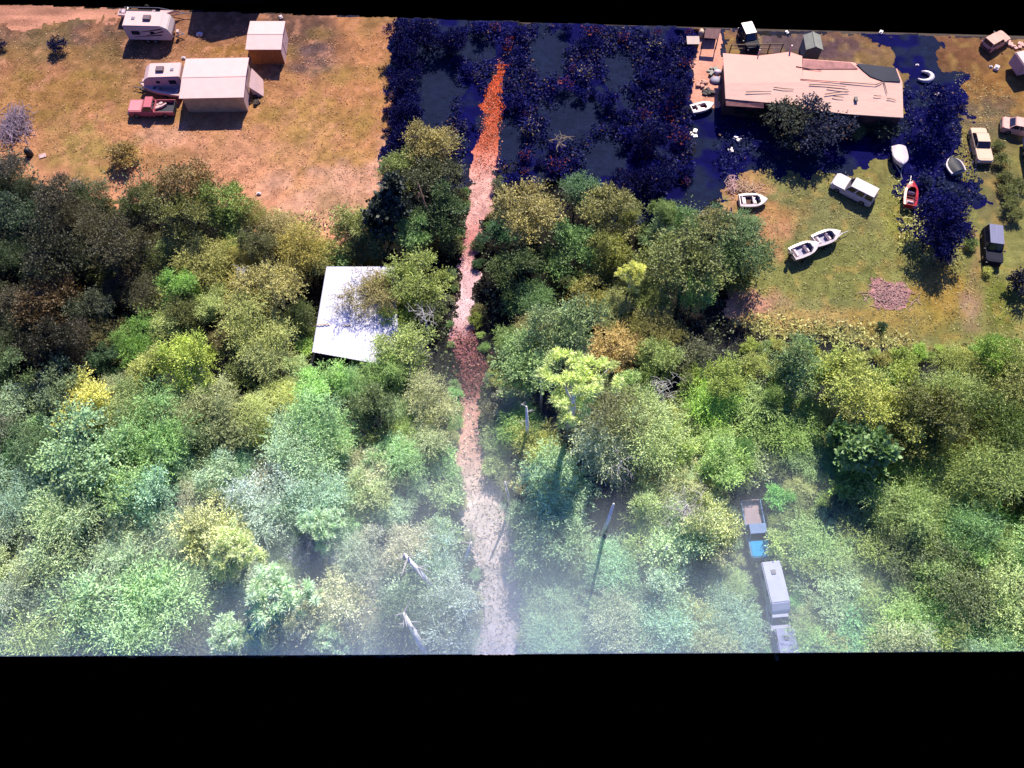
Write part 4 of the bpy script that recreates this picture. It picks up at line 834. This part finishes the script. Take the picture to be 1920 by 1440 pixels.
# vehicles overgrown in the wood
BLUE = mat('sky_blue_paint', T(56, 186, 246), .35, var=.12); GB = mat('dusty_grey_paint', T(218, 218, 236), .5, var=.1)
pickup('pickup_truck', 'overgrown pickup with a bright blue bonnet and tan bed', 1412, 996, heading((1404, 945), (1420, 1030)), mat('pale_blue_paint', T(130, 170, 214), .4, var=.12), 5.6, 1.95, mat('tan_bed', T(196, 170, 172), .7, var=.25), BLUE, mat('blue_grey_roof', T(140, 165, 205), .5))
r_ = camper('bus', 'long grey-roofed bus body parked in the wood behind the blue-nosed pickup', 1444, 1108, heading((1434, 1065), (1452, 1140)), 4.6, 1.75, 2.2, GB, GB, False, None, False); r_['category'] = 'bus'
car('parked_car', 'grey car nosed up to the bus body in the wood', 1456, 1166, heading((1452, 1150), (1460, 1190)), GB, 3.0, 1.95, 'sedan')
c_ = camper('trailer', 'dark grey trailer cut by the bottom edge behind the grey car', 1468, 1222, heading((1462, 1185), (1472, 1240)), 3.6, 1.8, 1.8, mat('slate_grey_paint', T(150, 150, 186), .5), mat('slate_grey_roof', T(184, 184, 214), .5), False, None, False); c_['category'] = 'trailer'

# ------------------------------------------------------------------ boats
def boat(label, a, b, Wd, hullm, deckm, floorm, seats=2, windscreen=True, motor=True, on_trailer=True, cover=None, h=.5, group='boats lying in the yard', name='motor_boat'):
    """a: stern pixel, b: bow pixel"""
    A, B = G(*a, h), G(*b, h); L = (B - A).length; rz = math.atan2((B - A).y, (B - A).x); z0 = h if on_trailer else .05
    root = thing(name, label, 'boat', (A.x, A.y, z0), rz, group); N = 12
    def hw(t): return Wd / 2 * (1 - max(0, (t - .45) / .55) ** 2.3) * (.9 + .1 * min(1, t * 4)) + .03
    out, rim_o, rim_i, fl = [], [], [], []
    for i in range(N + 1):
        t = i / N; x = t * L; w = hw(t); dz = .1 * t * t; k = .28 * max(0, t - .6)
        out.append([(x, -w, .62 + dz), (x, -w * .86, .22 + k), (x, 0, .02 + k * 1.3), (x, w * .86, .22 + k), (x, w, .62 + dz), (x, w * .9, .64 + dz), (x, -w * .9, .64 + dz)])
    m = MB(); m.loft([r2[:5] for r2 in out], cap=True, close=False); m.build('hull', hullm, root)
    m = MB(); n1 = int(N * .68)
    for s in (-1, 1):
        for i in range(N):
            t0, t1 = i / N, (i + 1) / N; i0, i1 = max(.02, hw(t0) - .26), max(.02, hw(t1) - .26)
            if i >= n1: i0 = i1 = 0.0
            m.quad((t0 * L, s * hw(t0), .62 + .1 * t0 * t0), (t1 * L, s * hw(t1), .62 + .1 * t1 * t1), (t1 * L, s * i1, .66 + .1 * t1 * t1), (t0 * L, s * i0, .66 + .1 * t0 * t0))
    m.build('deck', deckm, root)
    m = MB(); w = Wd / 2 - .27; xe = n1 / N * L; m.box(.12, xe, -w, w, .26, .3); m.build('cockpit_floor', floorm, root)
    m = MB(); m.box(.1, xe + .02, -w - .02, -w, .26, .66); m.box(.1, xe + .02, w, w + .02, .26, .66); m.box(.02, .1, -w, w, .26, .655); m.build('cockpit_side', deckm, root)
    if cover:
        m = MB(); rings = []
        for i in range(N + 1):
            t = i / N; w2 = hw(t) * (.8 if cover is NAVY else .97); rings.append([(t * L * .98 + .02, y * w2, .68 + .1 * t * t + .3 * (1 - abs(y) ** 1.6) * (1 - t * .6)) for y in (-1, -.6, -.2, .2, .6, 1)])
        m.loft(rings, cap=False, close=False); m.build('cover', cover, root, smooth=True)
    else:
        for k in range(seats):
            x = .5 + k * (xe - .9) / max(1, seats - 1) if seats > 1 else xe * .5
            m = MB(); m.box(x - .22, x + .22, -w * .75, w * .75, .302, .55); m.box(x - .26, x - .16, -w * .75, w * .75, .55, .85); m.build('seat', PALE, root, bevel=.05)
        if windscreen:
            m = MB(); x = xe - .1; m.loft([[(x, -w, .68), (x + .4, -w * .5, .7), (x + .4, w * .5, .7), (x, w, .68)], [(x - .2, -w * .9, .98), (x + .12, -w * .5, 1.0), (x + .12, w * .5, 1.0), (x - .2, w * .9, .98)]], cap=False, close=False); m.build('windscreen', GLASS, root)
    if motor:
        m = MB(); m.box(-.45, -.05, -.2, .2, .5, 1.05); mo = m.build('outboard_motor', DARK, root, bevel=.08); m = MB(); m.box(-.34, -.2, -.06, .06, -.1, .49); m.build('motor_leg', DARK, mo)
    if on_trailer:
        tr = thing('boat_trailer', 'trailer under the ' + ' '.join(label.split()[:9]), 'trailer', (A.x, A.y, 0), rz, 'boat trailers'); m = MB()
        for s in (-1, 1): m.tube([(.1, s * Wd * .33, h - .08), (L * .6, s * Wd * .33, h - .08), (L + .6, 0, h - .06)], .05)
        m.tube([(.6, -Wd * .33, h - .08), (.6, Wd * .33, h - .08)], .05); m.tube([(L + .5, 0, h - .06), (L + 1.3, 0, h - .08)], .05); m.build('frame', STEEL, tr)
        for s in (-1, 1): wheel(tr, L * .38, s * Wd * .5, .28, .16)
    return root
FB = mat('offwhite_fibreglass', T(234, 214, 210), .35, var=.1); DKF = mat('dark_cockpit', (.03, .02, .025), .7, var=.4); BR = mat('brown_cockpit', T(96, 60, 50), .8, var=.3); REDB = mat('red_fibreglass', T(196, 44, 48), .3, var=.15); NAVY = mat('navy_cover', T(28, 30, 46), .6, var=.4)
GRF = mat('grey_cockpit', T(170, 160, 176), .6, var=.3)
boat('white boat with a brown cockpit beside the white debris on the lawn', (1386, 377), (1438, 376), 1.75, FB, FB, BR, 2, True, False, False)
boat('front white boat of the two lying end to end on the lawn', (1482, 482), (1532, 462), 1.75, FB, FB, GRF, 2, True, True, True, h=.55)
boat('rear white boat of the two lying end to end on the lawn', (1524, 458), (1572, 440), 1.7, FB, FB, GRF, 2, True, False, True, h=.5)
boat('white covered boat on a trailer in the dark shade', (1681, 281), (1688, 317), 1.7, FB, FB, DKF, 0, False, False, True, FB)
boat('white boat with a navy cover half sunk in bushes', (1797, 324), (1780, 297), 2.0, FB, FB, DKF, 0, False, False, False, NAVY)
boat('bright red boat with a pale seat beside the navy tree', (1702, 391), (1707, 346), 1.5, REDB, REDB, mat('red_cockpit', T(150, 36, 40), .5), 2, True, False, True, h=.35)
boat('long narrow white boat between the camper and the red pickup', (343, 178), (268, 165), 1.5, WHITE, WHITE, mat('pale_cockpit', T(200, 160, 156), .6), 2, False, False, True, h=.45)
boat('white boat with a dark red cockpit beside the sandy strip', (1296, 206), (1338, 196), 1.3, FB, FB, REDB, 1, False, False, False)
def cut_thing(root):                     # trims a thing that the edge of the block runs through
    bpy.context.view_layer.update()
    for o in [root] + list(root.children_recursive):
        if o.type != 'MESH': continue
        M = o.matrix_world; bm = bmesh.new(); bm.from_mesh(o.data)
        for N in (N_TOP, N_BOT):
            r2 = bmesh.ops.bisect_plane(bm, geom=bm.verts[:] + bm.edges[:] + bm.faces[:], plane_co=M.inverted() @ Vector(C0), plane_no=(M.to_3x3().transposed() @ Vector(N)).normalized(), clear_inner=True)
            ed = [e for e in r2['geom_cut'] if isinstance(e, bmesh.types.BMEdge)]
            if ed: bmesh.ops.holes_fill(bm, edges=ed)
        if not bm.verts:
            bm.free(); bpy.data.objects.remove(o) if not o.children else None; continue
        bm.to_mesh(o.data); bm.free()
cut_thing(boat('white boat with a red cockpit cut off by the top edge', (1262, 30), (1284, 55), 1.8, FB, FB, REDB, 1, False, False, False))
cut_thing(boat('white cabin boat with dark windows behind the striped camper', (228, 22), (338, 24), 2.6, WHITE, WHITE, DKF, 2, True, False, True, h=.6))
cut_thing(c_)

# ------------------------------------------------------------------ small things in the yard
root = thing('lean_to_shed', 'open shed with pink roof and brown plank lean-to by the top edge', 'shed', G(1333, 84)); b1 = Vector(G(1333, 84))
PLANK = mat('brown_planks', T(168, 122, 112), .85, var=.35, streak=(9, .6, 1))
def lz(zx, zy, h): return tuple(G(1260 + zx / 13.09, 20 + zy / 13.09, h) - b1)
m = MB(); m.slab([lz(805, 230, 2.9), lz(1265, 250, 2.9), lz(1250, 400, 2.6), lz(810, 365, 2.6)], .1); m.build('roof', OR, root)
m = MB(); m.slab([lz(830, 380, 2.45), lz(1210, 420, 2.45), lz(1140, 695, 1.9), lz(790, 660, 1.9)], .08); m.build('plank_roof', PLANK, root)
m = MB()
for zx, zy in ((800, 640), (1130, 680), (830, 400), (1200, 420)):
    p = lz(zx, zy, 1.85); m.tube([(p[0], p[1], 0), (p[0], p[1], 1.84)], .06)
m.build('post', BARK, root); m = MB(); p, q = lz(800, 600, 1.2), lz(1140, 650, 1.2); m.box(p[0], q[0], p[1] + .4, p[1] + .46, 0, 1.6); m.build('wall', mat('dark_boards', (.03, .03, .05), .8), root)
cut_thing(root)
root = thing('storage_box', 'dark box with a pale ribbed lid left of the sandy strip', 'box', G(1296, 90)); m = MB(); m.box(-.7, .7, -.5, .5, 0, 1.2); m.build('body', mat('dark_box', (.015, .015, .02), .6), root, bevel=.03); m = MB(); m.slab([(-.78, .6, 1.32), (.78, .6, 1.32), (.78, -.6, 1.22), (-.78, -.6, 1.22)], .06); m.build('lid', mat('pale_lid', T(200, 170, 156), .6, var=.15), root)
def lump(name, label, cat, px, py, sx, sy, sz, m, seed=0, h=0):
    rr = random.Random(seed); mb = MB(); rings = []
    for j, (s, z) in enumerate(((1, 0), (1.05, .4), (.85, .8), (.4, 1))):
        rings.append([((s * math.cos(a) * sx) * (1 + rr.uniform(-.12, .12)), s * math.sin(a) * sy * (1 + rr.uniform(-.12, .12)), z * sz) for a in [k * 6.283 / 12 for k in range(12)]])
    mb.loft(rings); o = mb.build(name, m, None, loc=G(px, py, h), smooth=True); return tag(o, label, cat)
cut_thing(lump('hay_heap', 'orange-yellow heap beside the pink shed at the top edge', 'heap', 1309, 51, .6, .8, .9, mat('straw', T(232, 168, 104), .9, var=.3)))
lump('bin', 'small cream drum in front of the brown planks', 'drum', 1314, 67, .35, .5, .9, CREAM)
lump('concrete_block', 'pale block lying on the sandy strip near the long building', 'block', 1345, 137, .5, .35, .4, PALE, 3); lump('grill', 'grey sheet-metal heap on the sandy strip', 'scrap', 1342, 152, .7, .6, .4, GRF, 4)
junk('dark scrap on the sandy strip beside the long building', 'scrap', 'scrap_heap', 1336, 133, 6, .5, DARK, 0, 5); junk('black scrap pile above the small white boat', 'scrap', 'scrap_heap', 1329, 174, 7, .55, DKF, 0, 6); junk('low tan boards at the middle of the sandy strip', 'boards', 'board_heap', 1318, 160, 7, .6, mat('tan_boards', T(224, 164, 140), .8, var=.2), 0, 7)
# curved white float
pts = []; cg = G(1731, 146)
for k in range(12): a = R(-150 + k * 250 / 11); pts.append((math.cos(a) * .95, math.sin(a) * .75, .25))
m = MB(); m.tube(pts, [.12 + .2 * math.sin(math.pi * k / 11) for k in range(12)], 8); tag(m.build('curved_float', FB, None, loc=cg, smooth=True), 'curved white float lying in the navy shade right of the long building', 'float')
junk('small heap of white debris in the navy shade right of the long building', 'debris', 'debris', 1757, 178, 5, .3, PALE, 0, 8)
junk('white debris scattered in dark weeds left of the shaded yard', 'debris', 'debris', 1384, 262, 5, .45, PALE, 0, 9); junk('white debris by the left edge of the shaded yard', 'debris', 'debris', 1298, 252, 3, .5, PALE, 0, 10); junk('small white scraps below the debris in dark weeds', 'debris', 'debris', 1370, 282, 5, .3, PALE, 0, 11)
def pieces(label, cat, name, px, py, w, hgt, n, ln, m, seed, lift=.12, fall=0):
    rr = random.Random(seed); mb = MB()
    for i in range(n):
        x, y = rr.gauss(0, w * .4), rr.gauss(0, hgt * .4); z = lift * rr.random() * max(.1, 1 - abs(x / w)) + .04; a = rr.gauss(.3, .7) if not fall else rr.random() * 3.14; l = ln * rr.uniform(.5, 1)
        mb.tube([(x - math.cos(a) * l / 2, y - math.sin(a) * l / 2, z), (x + math.cos(a) * l / 2, y + math.sin(a) * l / 2, z + rr.uniform(-.03, .08 + lift * .5))], [.035, .02], 4)
    return tag(mb.build(name, m, None, loc=G(px, py)), label, cat)
sheet('ash_patch', [(1630, 528), (1690, 534), (1715, 552), (1690, 575), (1655, 578), (1636, 556)], .034, lambda px, py, x, y: np.tile(np.array(T(196, 142, 134)), (len(px), 1)) * (.5 + .8 * vn(x, y * 2, .6, 91))[:, None], cell=.2, rag=.5)
pieces('flat patch of pinkish twigs and ash on the lawn', 'brush pile', 'brush_pile', 1668, 552, 2.6, 1.7, 260, 1.1, mat('pink_twigs', T(214, 164, 156), .9, var=.3), 1, .15)
GT = mat('grey_twigs', T(176, 150, 160), .9, var=.4)
pieces('large grey brush pile at the left edge of the meadow', 'brush pile', 'brush_pile', 32, 240, 2.2, 3.0, 420, 1.5, GT, 2, 1.2, 1); pieces('round dead grey bush at the meadow edge', 'dead bush', 'dead_bush', 146, 358, 1.0, 1.0, 200, .8, mat('rosy_twigs', T(214, 170, 176), .9), 3, 1.2, 1)
pieces('pale heap of boards and straw beside the brown-cockpit boat', 'debris', 'debris', 1396, 353, 2.2, 1.0, 130, 1.0, mat('straw_boards', T(232, 190, 150), .9, var=.2), 4, .4, 1); pieces('pale upright debris at the left lawn corner', 'debris', 'debris', 1372, 350, .7, 1.4, 90, .9, mat('bleached_boards', T(240, 190, 176), .9), 5, .5, 1)
o = lump('bin', 'black plastic bin beside the white slab in the meadow', 'bin', 57, 291, .4, .4, 1.1, DARK); m = MB(); m.box(-.4, .4, -.3, .3, 0, .12); tag(m.build('slab', WHITE, None, bevel=.02, loc=G(80, 293), rz=.4), 'white slab lying right of the black bin', 'slab')
for px, py, s, l in [(345, 110, .25, 'white scrap beyond the big shed'), (375, 66, .35, 'white square board in the barn shadow'), (486, 364, .25, 'white scrap on the pink lower meadow'), (527, 34, .3, 'white scrap beyond the small brown shed'), (1651, 62, .3, 'pale stone at the top of the shaded yard'), (1867, 129, .4, 'cream box standing in the right-hand dry grass'), (1857, 126, .2, 'small white scrap beside the cream box'), (1719, 123, .2, 'white speck in the shaded yard above the curved float'), (1475, 62, .25, 'pale ball right of the black car with a pale roof')]:
    m = MB(); m.box(-s, s, -s * .7, s * .7, 0, s * .8); m.box(-s * .6, s * .5, -s * .4, s * .5, s * .805, s * 1.1, .3); tag(m.build('scrap', FB, None, bevel=.03, loc=G(px, py), rz=px % 3), l, 'scrap')
for px, py, s, l in [(1890, 82, .55, 'pinkish cart at the left of the scrap row near the top right corner'), (1902, 88, .5, 'pinkish crate in the middle of the scrap row'), (1914, 84, .5, 'pinkish crate at the right end of the scrap row')]: junk(l, 'scrap', 'crate_heap', px, py, 4, s, mat('pinkish_scrap', T(236, 172, 156), .6), 0, int(px))
# rail fence behind the long building
fr = thing('rail_fence', 'low wooden rail fence along the back of the long building', 'fence', G(1417, 96)); f0 = Vector(G(1417, 96)); pa, pb = G(1368, 97) - f0, G(1464, 95) - f0
m = MB(); m.tube([pa + Vector((0, 0, 1.1)), pb + Vector((0, 0, 1.1))], .06, 6); m.tube([pa + Vector((0, 0, .5)), pb + Vector((0, 0, .5))], .05, 6); m.build('rail', mat('fence_wood', T(170, 140, 110), .9), fr)
for k in range(5): p = pa.lerp(pb, k / 4); m = MB(); m.tube([p, p + Vector((0, 0, 1.2))], .07, 6); m.build('post', BARK, fr)

# ------------------------------------------------------------------ volume added to imitate pale glare over the near wood
def glare_veil():
    nx, ny = 24, 20; xs = np.linspace(-44, 44, nx); y0, y1 = G(960, 1260).y, G(960, 560).y; ys = np.linspace(y0, y1, ny); tops = np.zeros((ny, nx))
    for i, y in enumerate(ys):
        for j, x in enumerate(xs):
            px, py = P(x, y, 4.0); t = max(0, min(1, (py - 580) / 650)); wx = math.exp(-((px - 930) / 640) ** 2); tops[i, j] = .3 + 13.5 * t ** 1.3 * ((.5 if px < 930 else .18) + (.5 if px < 930 else .82) * wx)
    m = MB(); vt = [(xs[j], ys[i], tops[i, j]) for i in range(ny) for j in range(nx)]; vb = [(xs[j], ys[i], .06) for i in range(ny) for j in range(nx)]; n = nx * ny; fs = []
    for i in range(ny - 1):
        for j in range(nx - 1):
            a = i * nx + j; fs += [(a, a + 1, a + nx + 1, a + nx), (n + a, n + a + nx, n + a + nx + 1, n + a + 1)]
    for j in range(nx - 1): fs += [(j, n + j, n + j + 1, j + 1), ((ny - 1) * nx + j, (ny - 1) * nx + j + 1, n + (ny - 1) * nx + j + 1, n + (ny - 1) * nx + j)]
    for i in range(ny - 1): fs += [(i * nx, (i + 1) * nx, n + (i + 1) * nx, n + i * nx), (i * nx + nx - 1, n + i * nx + nx - 1, n + (i + 1) * nx + nx - 1, (i + 1) * nx + nx - 1)]
    m.add(vt + vb, fs); mt = bpy.data.materials.new('glare_veil'); mt.use_nodes = True; t = mt.node_tree; t.nodes.remove(t.nodes['Principled BSDF'])
    v = t.nodes.new('ShaderNodeVolumePrincipled'); v.inputs['Color'].default_value = (.74, .90, 1, 1); v.inputs['Density'].default_value = .056; v.inputs['Anisotropy'].default_value = 0
    t.links.new(v.outputs[0], t.nodes['Material Output'].inputs['Volume'])
    o = m.build('glare_veil', mt); bmx = bmesh.new(); bmx.from_mesh(o.data)
    r2 = bmesh.ops.bisect_plane(bmx, geom=bmx.verts[:] + bmx.edges[:] + bmx.faces[:], plane_co=Vector(C0), plane_no=Vector(N_BOT), clear_inner=True); bmesh.ops.holes_fill(bmx, edges=[e for e in r2['geom_cut'] if isinstance(e, bmesh.types.BMEdge)])
    bmx.to_mesh(o.data); bmx.free(); tag(o, 'pale bluish glare veil added over the near trees', 'glare_veil', kind='stuff')
glare_veil()
